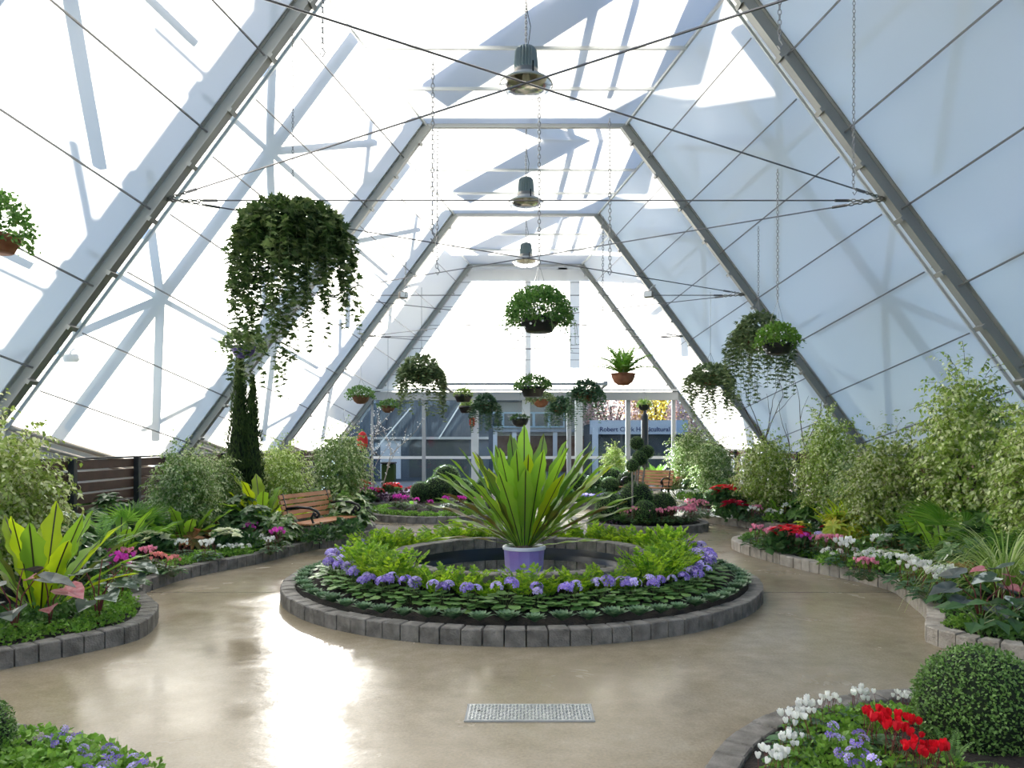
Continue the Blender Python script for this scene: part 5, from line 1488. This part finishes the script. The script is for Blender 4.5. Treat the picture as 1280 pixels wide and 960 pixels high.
# --- bottom corners
for i, (x, y, k, s_) in enumerate(((.93, 3.30, 'cyc_white', .75), (1.02, 3.50, 'cyc_white', .7), (1.14, 3.72, 'cyc_white', .75), (1.30, 3.90, 'cyc_white', .75), (1.46, 4.02, 'cyc_white', .75), (1.64, 4.10, 'cyc_white', .7), (1.84, 4.13, 'cyc_white', .65), (.92, 3.08, 'cyc_white', .7))):
    PR[k].put((x + .10 + rnd.uniform(-.05, .05), y - .12 + rnd.uniform(-.05, .05), SZ), rnd.uniform(0, 6), s_ * rnd.uniform(.8, 1.1), 'white cyclamen along the stone edge of the bottom right corner bed', 'white cyclamen of the corner bed')
for i, (x, y) in enumerate(((1.2, 3.25), (1.3, 3.45), (1.45, 3.7), (1.65, 3.85), (1.85, 3.9), (1.15, 3.05), (1.35, 3.05), (1.5, 3.3), (1.75, 3.25), (1.95, 3.1))):
    GC_FRESH.put((x, y, SZ), rnd.uniform(0, 6), .85, 'bright green small-leafed filler plant in the bottom right corner bed', 'green fillers of the corner bed')
PR['cyc_red_big'].put((1.62, 3.42, SZ), 1, 1.0, 'red cyclamen with a dense cluster of blooms beside the big clipped ball')
PR['cyc_red_big'].put((1.66, 3.20, SZ + .01), 3, .8, 'red cyclamen cut by the bottom edge of view, in front of the dense one')
PR['viola'].put((1.40, 3.38, SZ + .04), 0, .85, 'pale lilac viola left of the red cyclamen')
PR['viola'].put((1.36, 3.16, SZ + .04), 2, .8, 'pale lilac viola cut by the bottom edge of view')
for i, (x, y, l, s_) in enumerate(((-2.12, 3.50, 'pale lilac viola at the far side of the bottom left corner bed', .75), (-1.86, 3.32, 'lilac viola in the middle of the bottom left corner bed', .75), (-1.66, 3.16, 'deep violet viola at the right tip of the bottom left corner bed', .85), (-1.74, 2.98, 'deep violet viola cut by the bottom edge of view', 1.0))):
    PR['viola'].put((x, y, SZ), i, s_, l)
for i, (x, y) in enumerate(((-2.1, 3.2), (-1.9, 3.1), (-2.3, 3.3), (-2.0, 2.95), (-2.3, 3.52), (-2.25, 3.05), (-2.02, 3.4), (-1.76, 3.22), (-1.62, 3.0))):
    GC_FRESH.put((x, y, SZ), i, .95, 'lime green small-leafed filler in the bottom left corner bed', 'lime fillers of the left corner bed')
ball('clipped dark green bush at the bottom left corner of view', (-2.52, 3.42, .22), .21, BBIG, name='clipped_bush')
# unused prototypes never stand about
for k, p in PR.items():
    if not p.used:
        for ch in list(p.root.children): bpy.data.objects.remove(ch)
        bpy.data.objects.remove(p.root)
# ================================================================== benches
def bench(label, loc, rz, L=1.35):
    """sits along X, faces -Y"""
    t = thing('park_bench', label, 'bench', loc, rz)
    m = MB()
    for k in range(5): m.box((0, -.02 - k * .088, .43 - (.01 if k == 0 else 0)), (L, .070, .028), bev=.006)
    m.build('seat', 'bench_timber', t)
    m = MB()
    for k in range(5):
        z = .50 + k * .078; y = .045 + (z - .45) * .30
        V0 = len(m.V); m.beam((-L / 2, y, z), (L / 2, y, z), .026, .062, up=(0, .30, 1))
    m.build('backrest', 'bench_timber', t)
    for s in (-1, 1):
        x = s * (L / 2 - .10); m = MB()
        m.tube([(x, .12, .0), (x, .06, .25), (x, .04, .42), (x, .10, .62), (x, .17, .86)], .022, 6)
        m.tube([(x, -.42, .0), (x, -.36, .15), (x, -.38, .30), (x, -.42, .42)], .022, 6)
        m.tube([(x, .04, .41), (x, -.42, .41)], .020, 6)
        m.tube([(x, .07, .14), (x, -.16, .24), (x, -.37, .14)], .014, 6)
        m.build('leg_frame', 'cast_iron', t, smooth=True)
        m = MB()
        m.tube([(x, .11, .64), (x, -.10, .67), (x, -.30, .66), (x, -.42, .62), (x, -.46, .57), (x, -.43, .53), (x, -.39, .55), (x, -.40, .59)], .020, 6)
        m.tube([(x, -.38, .60), (x, -.33, .52), (x, -.36, .45), (x, -.40, .41)], .017, 6)
        m.build('armrest', 'cast_iron', t, smooth=True)
    return t
# near bench: runs along (.29,.96), faces the path (+X)
ang = math.atan2(1.3, .39)
ctr = Vector((-3.27, 11.87, -.07))
bench('wooden slatted bench with black iron arms at the edge of the left bed', (ctr.x, ctr.y, -.07), ang, 1.40)
m = MB()
bench('small slatted wooden bench far back under the lollipop ball trees', (3.08, 19.4, .0), -.55, 1.25)

# ================================================================== hanging baskets
def pot_bowl(t, r, mat, kind):
    m = MB()
    if kind == 'bowl': prof = [(.001, -r * .95), (r * .45, -r * .90), (r * .80, -r * .62), (r * .97, -r * .25), (r, 0), (r * 1.03, .0), (r * 1.03, .015), (r * .95, .015), (r * .93, -.03), (.001, -.04)]
    else: prof = [(.001, -r * .80), (r * .70, -r * .80), (r * .76, -r * .76), (r * .97, -.05), (r * 1.04, -.05), (r * 1.04, .01), (r * .96, .01), (r * .94, -.03), (.001, -.04)]
    m.lathe(prof, 24); m.build('pot', mat, t, smooth=True)
def vine(m, rs, p0, out, length, leaf, mat=0, gap=.045, wid=1.0, tm=T_IVY, sway=.05):
    n = max(3, int(length / gap)); p = np.array(p0, float); d = np.array([out[0], out[1], .35]); pts = [tuple(p)]; pos = []; dd = []; nr = []; s = []
    sw = rs.normal(0, sway, 2)
    for i in range(n):
        d = d + np.array([sw[0] * .2, sw[1] * .2, -.38]) + rs.normal(0, .06, 3) * np.array([1, 1, .3]); d[0] *= .80; d[1] *= .80; d /= np.linalg.norm(d)
        p = p + d * gap; pts.append(tuple(p))
        for q in range(2):
            a = rs.uniform(0, 2 * PI); o = np.array([math.cos(a), math.sin(a), -.35])
            pos.append(p.copy() + o * .008); dd.append(o); nr.append(np.array([math.cos(a) * .7, math.sin(a) * .7, .6]) + rs.normal(0, .3, 3)); s.append(leaf * rs.uniform(.65, 1.2) * (1 - .25 * i / n))
    m.tube(pts, .0022, 3, mat=1, cap=False)
    m.leaves(tm, pos, dd, nr, np.array(s), np.array(s) * wid, mat=mat)
def basket(label, px, py, d, r, pot='black_plastic', kind='pot', style='bush', R0=.25, h=.2, leaf=.03, n=900, mat='mid_leaf', vines=0, vl=(.3, .8), vleaf=None, vmat=None, seed=1, flowers=0, split=False, tm=T_BROAD, side=None, zc=None, name='hanging_basket'):
    loc = P(px, py, d); t = thing(name, label, 'hanging plant', loc); rs = R(seed)
    pot_bowl(t, r, pot, kind)
    m = MB()
    if style in ('bush', 'ivy'):
        q = sph(rs, n, -.35 if style == 'bush' else -1.0, 1.0); rad = rs.uniform(.55, 1.06, n) ** .7
        pos = np.stack([q[:, 0] * R0 * rad, q[:, 1] * R0 * rad, h * .12 + q[:, 2] * h * rad], 1)
        dr = q + rs.normal(0, .45, (n, 3)) + np.array([0, 0, -.25 if style == 'ivy' else .25]); nr = q + np.array([0, 0, .4]) + rs.normal(0, .4, (n, 3))
        s = leaf * rs.uniform(.7, 1.25, n); m.leaves(T_IVY if style == 'ivy' else tm, pos, dr, nr, s, s * (1.05 if style == 'ivy' else 1.2))
        if style == 'bush':     # loose sprigs standing out of the ball
            for k in range(int(n / 28)):
                a = rs.uniform(0, 2 * PI); e = rs.uniform(-.3, 1.4); o = np.array([math.cos(a) * math.cos(e), math.sin(a) * math.cos(e), math.sin(e)])
                p0 = o * np.array([R0, R0, h]) * .8; p1 = p0 + o * R0 * rs.uniform(.2, .5) + np.array([0, 0, -.03])
                m.tube([tuple(p0), tuple(p1)], .0012, 3, mat=1, cap=False)
                pp = [p0 + (p1 - p0) * f for f in (.35, .5, .65, .8, .95, 1)]
                m.leaves(tm, pp, rs.normal(0, 1, (6, 3)) + o, rs.normal(0, 1, (6, 3)), leaf * .8, leaf)
        m.build('foliage', [mat, 'green_stem'], t)
    elif style == 'grass':
        for i in range(n // 6):
            a = rs.uniform(0, 2 * PI); e = rs.uniform(.3, 1.5); L = R0 * rs.uniform(.8, 1.5); p = np.array([math.cos(a), math.sin(a), 0]) * r * .5 * rs.rand(); V = []
            sd = np.array([-math.sin(a), math.cos(a), 0])
            for j in range(6):
                tt = j / 5; ag = e - 1.8 * tt ** 1.4; w_ = leaf * .12 * (1 - tt ** 2) + .0008
                V += [tuple(p - sd * w_), tuple(p + sd * w_)]; p = p + np.array([math.cos(a) * math.cos(ag), math.sin(a) * math.cos(ag), math.sin(ag)]) * L / 5
            m.add(V, [(2 * j, 2 * j + 1, 2 * j + 3, 2 * j + 2) for j in range(5)])
        q = sph(rs, n // 3, -.2, 1); m.leaves(tm, q * np.array([R0, R0, h]) * .6, q, rs.normal(0, 1, (n // 3, 3)), leaf, leaf)
        m.build('foliage', [mat, 'green_stem'], t)
    elif style == 'fern':
        key = ('bk', mat)
        if key not in _pin: _pin[key] = [pinnate_mesh('frond', .36, math.radians(e), math.radians(55), .05, 20, mat=mat, seed=3, w=.2) for e in (75, 50, 30)]
        for i in range(30):
            part('frond', _pin[key][i % 3], t, (0, 0, 0), (0, 0, i * 2.4), rs.uniform(.9, 1.3) * R0 / .24)
    if vines:
        vm = vmat or mat
        if not split: m = MB()
        for k in range(vines):
            a = 2 * PI * k / vines + rs.uniform(-.2, .2)
            L = vl[0] + (vl[1] - vl[0]) * rs.rand() ** 1.6
            if side is not None: L *= .78 + .22 * max(-1, min(1, math.cos(a - side)))**1
            L = max(L, vl[0] * .4)
            rr = R0 * rs.uniform(.45, .95)
            if split: m = MB()
            vine(m, rs, (rr * math.cos(a), rr * math.sin(a), h * .35 * (1 - (rr / R0) ** 2) + .02), (math.cos(a) * .6, math.sin(a) * .6), L, vleaf or leaf, gap=.040 if (vleaf or leaf) < .05 else .05)
            if split: m.build('trailing_stem', [vm, 'green_stem'], t)
        if not split: m.build('trailing_stems', [vm, 'green_stem'], t)
    if flowers:
        q = sph(rs, flowers, -.7, .6); m = MB()
        m.leaves(T_ROUND, q * np.array([R0, R0, h]) * 1.05, rs.normal(0, 1, (flowers, 3)), q, .018, .018); m.build('blossoms', 'petal_white', t)
    zt = (zc if zc else ZC) - loc.z
    hk = min(.42, zt * .5)
    for k in range(3):
        a = 2 * PI * k / 3 + .4
        mm = MB(); mm.tube([(r * math.cos(a), r * math.sin(a), 0), (0, 0, hk)], .002 if d < 12 else .0035, 4); mm.build('wire', 'chain_steel', t)
    mm = MB()
    if d < 10.5: chain(mm, Vector((0, 0, zt)), Vector((0, 0, hk)), .04, .0034)
    else: mm.tube([(0, 0, hk), (0, 0, zt)], .0045, 4)
    mm.build('chain', 'chain_steel', t)
    return t
basket('huge ivy basket with long trailing vines hanging at upper left', 366, 292, 8.5, .22, 'coir', 'bowl', 'ivy', .55, .30, .085, 2400, 'ivy_leaf', 92, (.75, 2.2), .098, seed=3, split=True, zc=6.27, side=-2.2)
basket('potted hanging plant cut by the left edge of view', -4, 296, 6.6, .17, 'terracotta', 'pot', 'bush', .26, .36, .045, 900, 'mid_leaf', seed=5, zc=6.4)
basket('small dark basket with blue flowers just below the huge ivy basket', 304, 434, 12.4, .19, 'blue_violet_bract', 'bowl', 'bush', .34, .22, .045, 900, 'ivy_leaf', 10, (.1, .35), seed=6)
basket('round bushy basket in a dark pot hanging at the centre of the hall', 674, 398, 5.95, .135, 'black_plastic', 'pot', 'bush', .245, .215, .021, 4800, 'mid_leaf', 18, (.1, .40), .018, seed=7, flowers=60)
basket('ivy-like basket with reddish trailing tips left of the nest fern', 527, 463, 13.4, .22, 'coir', 'bowl', 'ivy', .31, .24, .060, 1000, 'silver_vine_leaf', 64, (.4, 1.05), .088, seed=8)
basket('bushy basket in a black pot hanging straight above the nest fern', 666, 484, 15.2, .24, 'black_plastic', 'pot', 'bush', .36, .20, .045, 1000, 'mid_leaf', 8, (.1, .3), seed=9)
basket('fern in a terracotta bowl hanging right of centre', 779, 468, 12.9, .20, 'terracotta', 'bowl', 'fern', .38, .2, .05, 10, 'fresh_leaf', seed=10)
basket('trailing basket with a terracotta pot nearest to the far right rafter', 888, 470, 13.8, .20, 'terracotta', 'pot', 'ivy', .34, .20, .055, 900, 'silver_vine_leaf', 60, (.4, 1.0), .085, seed=11)
basket('long trailing grey-green basket on the right behind the black pot', 948, 418, 9.6, .20, 'coir', 'bowl', 'ivy', .28, .24, .05, 1200, 'silver_vine_leaf', 68, (.45, 1.15), .070, seed=12, split=True)
basket('bright green plant in a black hanging pot on the right', 972, 428, 7.6, .145, 'black_plastic', 'pot', 'bush', .20, .17, .028, 1300, 'fresh_leaf', 10, (.1, .3), .02, seed=13, flowers=50)
basket('small round basket farthest to the left above the doors', 451, 495, 18.0, .20, 'coir', 'bowl', 'bush', .30, .2, .05, 600, 'mid_leaf', 0, seed=14)
basket('little basket right beside the farthest left one', 485, 508, 20.0, .18, 'coir', 'bowl', 'bush', .26, .15, .05, 400, 'mid_leaf', 0, seed=15)
basket('pale grassy basket in a black pot, the upper one of two', 579, 494, 17.0, .19, 'black_plastic', 'pot', 'grass', .30, .2, .05, 600, 'grass_blade', 0, seed=16)
basket('pale grassy basket in a black pot, the lower one of two', 584, 508, 18.6, .20, 'black_plastic', 'pot', 'grass', .26, .16, .05, 500, 'grass_blade', 0, seed=17)
basket('weeping curtain-like basket left of the middle door post', 607, 506, 18.0, .18, 'coir', 'bowl', 'ivy', .25, .22, .06, 700, 'weeping_leaf', 44, (.45, .85), .07, seed=18)
basket('basket in a terracotta pot partly behind the black-potted one', 676, 500, 17.6, .18, 'terracotta', 'bowl', 'bush', .32, .15, .05, 600, 'silver_vine_leaf', 0, seed=19)
basket('flat-topped trailing basket right of the centre baskets', 733, 490, 15.6, .20, 'coir', 'bowl', 'ivy', .27, .22, .055, 800, 'weeping_leaf', 40, (.3, .8), .07, seed=20)
basket('drooping weeping basket between the centre and flat-topped ones', 700, 508, 18.2, .18, 'coir', 'bowl', 'ivy', .22, .20, .06, 600, 'weeping_leaf', 36, (.35, .75), .07, seed=21)
basket('tiny dark bowl basket low in front of the middle door post', 650, 524, 20.0, .22, 'black_plastic', 'bowl', 'bush', .24, .10, .05, 300, 'dark_leaf', 0, seed=22)
basket('small grassy basket in front of the dark pillar on the right', 805, 507, 19.2, .14, 'black_plastic', 'bowl', 'grass', .26, .2, .05, 500, 'grass_blade', 0, seed=23)

# ================================================================== bare branch trees
def bare_tree(label, loc, H, seed, mat, lights=0, spread=.35, n0=4):
    t = thing('bare_branch_tree', label, 'tree', loc); rs = R(seed); m = MB(); tips = []
    def grow(p, d, L, r, lv):
        pts = [tuple(p)]; k = 5
        for j in range(k):
            d = d + rs.normal(0, .10, 3) + np.array([0, 0, .04]); d /= np.linalg.norm(d); p = p + d * L / k; pts.append(tuple(p)); tips.append(p.copy())
        m.tube(pts, [r * (1 - .5 * i / k) for i in range(k + 1)], 5)
        if lv > 0:
            for q in range(3 if lv > 1 else 2):
                nd = d + rs.normal(0, spread, 3); nd /= np.linalg.norm(nd); grow(p if q else np.array(pts[3]), nd, L * .62, r * .5, lv - 1)
    for q in range(n0):
        a = 2 * PI * q / n0; grow(np.array([.03 * math.cos(a), .03 * math.sin(a), 0.]), np.array([math.cos(a) * spread * .6, math.sin(a) * spread * .3, 1.]), H * .48, .022, 2)
    m.build('branches', mat, t)
    if lights:
        m = MB()
        for i in rs.choice(len(tips), lights): 
            p = tips[i] + rs.normal(0, .03, 3); m.sphere(p, .014, 5, 4)
        m.build('fairy_lights', 'sign_white', t)
bare_tree('pale bare tree with white fairy lights in the far left bed', at(470, 18.8, SZ), 2.5, 4, 'pale_bark', 220, .42, 3)
bare_tree('bare twig tree whose branches rise above the right fig', at(962, 14.6, SZ), 3.1, 7, 'brown_bark', 0, .36, 3)

# ================================================================== small garden things
t = thing('garden_ornament', 'round red glass ornament on a stake beside the far left fig', 'ornament', at(453, 18.3, SZ))
m = MB(); m.tube([(0, 0, 0), (0, 0, 1.25)], .008, 5); m.build('stake', 'cast_iron', t)
m = MB(); m.sphere((0, 0, 1.47), .24, 18, 12, sc=(.55, .16, 1)); m.build('glass_disc', 'sign_red', t, smooth=True)
t = thing('shepherds_hook', 'black shepherds hook standing in front of the glass doors', 'garden hook', at(463, 19.6, SZ))
m = MB(); m.tube([(0, 0, 0), (0, 0, 1.0), (.02, 0, 1.10), (.08, 0, 1.17), (.15, 0, 1.16), (.17, 0, 1.10)], .014, 6); m.build('rod', 'cast_iron', t, smooth=True)
t = thing('garden_lantern', 'little black lantern left of the shepherds hook', 'lantern', at(456, 19.9, SZ))
m = MB(); m.tube([(0, 0, 0), (0, 0, .55)], .012, 6); m.build('stake', 'cast_iron', t)
m = MB(); m.lathe([(.10, .62), (.12, .60), (.09, .55)], 8); m.lathe([(.12, .62), (.001, .80)], 8); m.build('hood', 'cast_iron', t)
t = thing('wheelie_bin', 'dark green lidded bin outside by the far left bed', 'bin', at(486, 24.3, 0))
m = MB(); m.box((0, 0, .45), (.40, .42, .84), bev=.03); m.build('bin_body', 'conifer_leaf', t)
m = MB(); m.box((0, -.02, .90), (.44, .48, .06), bev=.02); m.build('lid', 'black_plastic', t)
t = thing('extinguisher_sign', 'small red sign with white extinguisher symbol on the white door post', 'sign', P(590, 527, 24.9))
m = MB(); m.box((0, 0, 0), (.17, .012, .24)); m.build('plate', 'sign_red', t)
m = MB(); m.box((0, -.009, -.02), (.04, .006, .12)); m.box((0, -.009, .055), (.02, .006, .03)); m.build('symbol', 'sign_white', t)
t = thing('round_column', 'dark grey column between the lollipop trees and the cycad', 'column', at(806, 22.3, 0))
m = MB(); m.lathe([(.10, 0), (.10, 2.30), (.08, 2.36), (.04, 2.40), (.04, 2.5), (.001, 2.5)], 16); m.build('shaft', 'fence_post', t, smooth=True)

# ================================================================== outside the glass doors
mat_basic('cladding_blue', (.055, .075, .11), .6, col2=(.09, .12, .16), scale=1.2)
mat_basic('facade_blue', (.55, .60, .68), .7)
mat_basic('facade_dark', (.05, .06, .07), .6)
mat_basic('facade_beige', (.48, .46, .40), .8)
mat_basic('brick_brown', (.20, .11, .08), .8, col2=(.28, .17, .12), scale=5)
mat_basic('frame_cyan', (.55, .70, .76), .5)
mat_basic('pane_dark', (.05, .08, .09), .15)
mat_basic('asphalt', (.30, .30, .30), .85, col2=(.38, .37, .36), scale=1.5)
mat_basic('lawn', (.05, .11, .03), .9)
mat_basic('sign_ink', (.03, .05, .16), .5)
mat_leaf('leaf_yellow', (.75, .55, .05), (.90, .78, .22), .4, .6)
mat_leaf('leaf_blossom', (.70, .45, .42), (.88, .78, .74), .4, .6)
m = MB(); m.add([(-60, yE, -.02), (60, yE, -.02), (60, 90, -.02), (-60, 90, -.02)], [(0, 1, 2, 3)]); tag(m.build('ground', 'asphalt'), kind='structure')
m = MB(); m.add([(-60, -30, -.03), (60, -30, -.03), (60, yE, -.03), (-60, yE, -.03)], [(0, 1, 2, 3)]); tag(m.build('ground', 'lawn'), kind='structure')
# dark clad building on the left
t = thing('clad_building', 'dark blue building with upright cladding outside the left doors', 'building', (-4.6, 31, 0))
m = MB(); m.box((0, 2, 1.75), (6.2, 4, 3.5))
for k in range(41): m.box((-3.05 + k * .152, -.02, 2.62), (.05, .05, 1.7))
m.build('wall', 'cladding_blue', t)
m = MB(); m.box((0, -.15, 1.72), (6.2, .35, .10)); m.build('awning', 'outer_steel', t)
m = MB(); m.box((-.85, -.03, .86), (.82, .06, 1.55)); m.build('door', 'facade_blue', t)
m = MB(); m.box((1.1, -.03, .9), (2.4, .06, 1.5)); m.build('dark_panel', 'facade_dark', t)
for a, b in (((-1.6, -1.0, .9), (.1, -1.0, 2.9)), ((1.2, -1.0, 1.7), (2.2, -1.0, 3.3))):
    m = MB(); m.tube([a, b], .03, 6); m.build('stay_rod', 'sign_white', t)
# middle building with window band
t = thing('office_building', 'beige building with a pale blue window band outside the middle doors', 'building', (.3, 40, 0))
m = MB(); m.box((0, 2, 3.1), (6.4, 4, 2.4)); m.build('upper_wall', 'facade_beige', t)
m = MB(); m.box((0, 2.6, 1.0), (6.4, 3, 2.0)); m.build('lower_wall', 'brick_brown', t)
m = MB(); m.box((0, -.4, 3.75), (7.0, 1.2, .22)); m.build('canopy', 'facade_dark', t)
for wx in (-1.9, -1.1, -.3, .5, 1.3):
    m = MB(); m.box((wx, -.04, 2.72), (.80, .08, .80)); f = m.build('window_frame', 'frame_cyan', t)
    m = MB(); m.box((wx, -.09, 2.72), (.66, .03, .64)); m.build('pane', 'pane_dark', f)
for wx in (-1.9, -.9, 1.2):
    m = MB(); m.box((wx, -.3, 1.05), (.22, .22, 2.1)); m.build('pillar', 'sign_white', t)
m = MB(); m.box((0, -.3, 2.15), (6.6, .5, .12)); m.build('ledge', 'outer_steel', t)
# building with the name
t = thing('name_building', 'low blue-grey building carrying dark blue lettering outside the right doors', 'building', (5.0, 34, 0))
m = MB(); m.box((0, 2.5, 1.2), (4.2, 4, 2.4)); m.build('wall', 'facade_dark', t)
m = MB(); m.box((0, .2, 2.22), (4.3, .5, .62)); m.build('fascia', 'facade_blue', t)
m = MB(); m.box((-1.95, -.1, 1.1), (.25, .25, 2.2)); m.build('pillar', 'facade_blue', t)
fc = bpy.data.curves.new('lettering', 'FONT'); fc.body = 'Robert Clark Horticultural'; fc.size = .285; fc.extrude = .01; fc.align_x = 'CENTER'; fc.align_y = 'CENTER'; fc.offset = .004
fo_ = bpy.data.objects.new('lettering', fc); C.objects.link(fo_); bpy.context.view_layer.update()
tm_ = bpy.data.meshes.new_from_object(fo_.evaluated_get(bpy.context.evaluated_depsgraph_get())); bpy.data.objects.remove(fo_)
tm_.materials.clear(); fo = bpy.data.objects.new('lettering', tm_); C.objects.link(fo); fo.parent = t; fo.location = (-.20, -.07, 2.12); fo.rotation_euler = (PI / 2, 0, 0); tm_.materials.append(MATS['sign_ink'])
# trees beyond
def far_tree(label, x, y, H, R0, seed, mats, cat='tree'):
    t = thing('garden_tree', label, cat, (x, y, 0)); rs = R(seed)
    m = MB(); m.tube([(0, 0, 0), (.05, 0, H * .4), (0, 0, H * .7)], [.16, .12, .05], 8)
    for k in range(6):
        a = k * 1.05; m.tube([(0, 0, H * .35), (math.cos(a) * R0 * .5, math.sin(a) * R0 * .5, H * .62), (math.cos(a) * R0 * .8, math.sin(a) * R0 * .8, H * .8)], [.07, .04, .02], 5)
    m.build('trunk', 'brown_bark', t)
    n = 2600; q = sph(rs, n); c = rs.normal(0, .12, (n, 3)); pos = q * (rs.uniform(.35, 1.0, n) ** .5)[:, None] * np.array([R0, R0, H * .33]) + np.array([0, 0, H * .67])
    m = MB(); m.leaves(T_BROAD, pos, rs.normal(0, 1, (n, 3)), rs.normal(0, 1, (n, 3)), .17, .2)
    m.build('crown', mats, t)
far_tree('yellow-leafed tree above the name building at its right', 6.9, 41, 5.4, 1.9, 1, 'leaf_yellow')
far_tree('blossoming pale pink tree above the name building', 4.4, 40, 4.9, 1.9, 2, 'leaf_blossom')
far_tree('blossoming tree half hidden behind the far right fig', 8.4, 38, 4.2, 1.5, 3, 'leaf_blossom')
far_tree('green tree beyond the road between two buildings', 2.8, 52, 5.5, 1.8, 4, 'mid_leaf')
far_tree('tall green tree far behind the dark clad building', -7.5, 50, 7.5, 3.4, 5, 'dark_leaf')
far_tree('broad green tree behind the beige building', -1.5, 58, 8.0, 3.6, 6, 'mid_leaf')
far_tree('dark green tree beyond the end of the road', 12.0, 55, 7.5, 3.6, 7, 'dark_leaf')
# ================================================================== light, sky, camera
SUN_AZ, SUN_EL = math.radians(15.7), math.radians(14.5)
w = bpy.data.worlds.new('sky'); bpy.context.scene.world = w; w.use_nodes = True
nt = w.node_tree; nt.nodes.clear()
wo = nt.nodes.new('ShaderNodeOutputWorld'); bg = nt.nodes.new('ShaderNodeBackground'); sk = nt.nodes.new('ShaderNodeTexSky')
sk.sky_type = 'NISHITA'; sk.sun_disc = False; sk.sun_elevation = math.radians(32); sk.sun_rotation = -SUN_AZ
sk.air_density = 1.0; sk.dust_density = .6; sk.ozone_density = 4.0
bg.inputs[1].default_value = SKY_STRENGTH if 'SKY_STRENGTH' in globals() else 0.21
nt.links.new(sk.outputs[0], bg.inputs[0]); nt.links.new(bg.outputs[0], wo.inputs[0])
sd = bpy.data.lights.new('sun', 'SUN'); sd.energy = 36.0; sd.angle = math.radians(1.2); sd.color = (1.0, .95, .86)
so = bpy.data.objects.new('sun', sd); C.objects.link(so)
dirv = Vector((-math.sin(SUN_AZ) * math.cos(SUN_EL), math.cos(SUN_AZ) * math.cos(SUN_EL), math.sin(SUN_EL)))
so.rotation_euler = dirv.to_track_quat('Z', 'Y').to_euler(); so.location = dirv * 60

cd = bpy.data.cameras.new('camera'); co = bpy.data.objects.new('camera', cd); C.objects.link(co)
co.location = (0, 0, EYE); co.rotation_euler = (PI / 2, 0, 0)
cd.sensor_width = 36; cd.lens = 36 * FPX / 1280
cd.shift_x = -(CX - 640) / 1280; cd.shift_y = (CY - 480) / 1280
cd.clip_end = 400; cd.clip_start = .05
sc = bpy.context.scene; sc.camera = co
vs = sc.view_settings; vs.view_transform = 'Standard'; vs.look = 'None'; vs.gamma = 1; vs.use_curve_mapping = False
vs.exposure = 0.08
cy = sc.cycles
cy.max_bounces = 9; cy.diffuse_bounces = 5; cy.glossy_bounces = 4; cy.transmission_bounces = 5; cy.transparent_max_bounces = 12
cy.sample_clamp_indirect = 6.0; cy.use_denoising = True
cy.caustics_reflective = False; cy.caustics_refractive = False
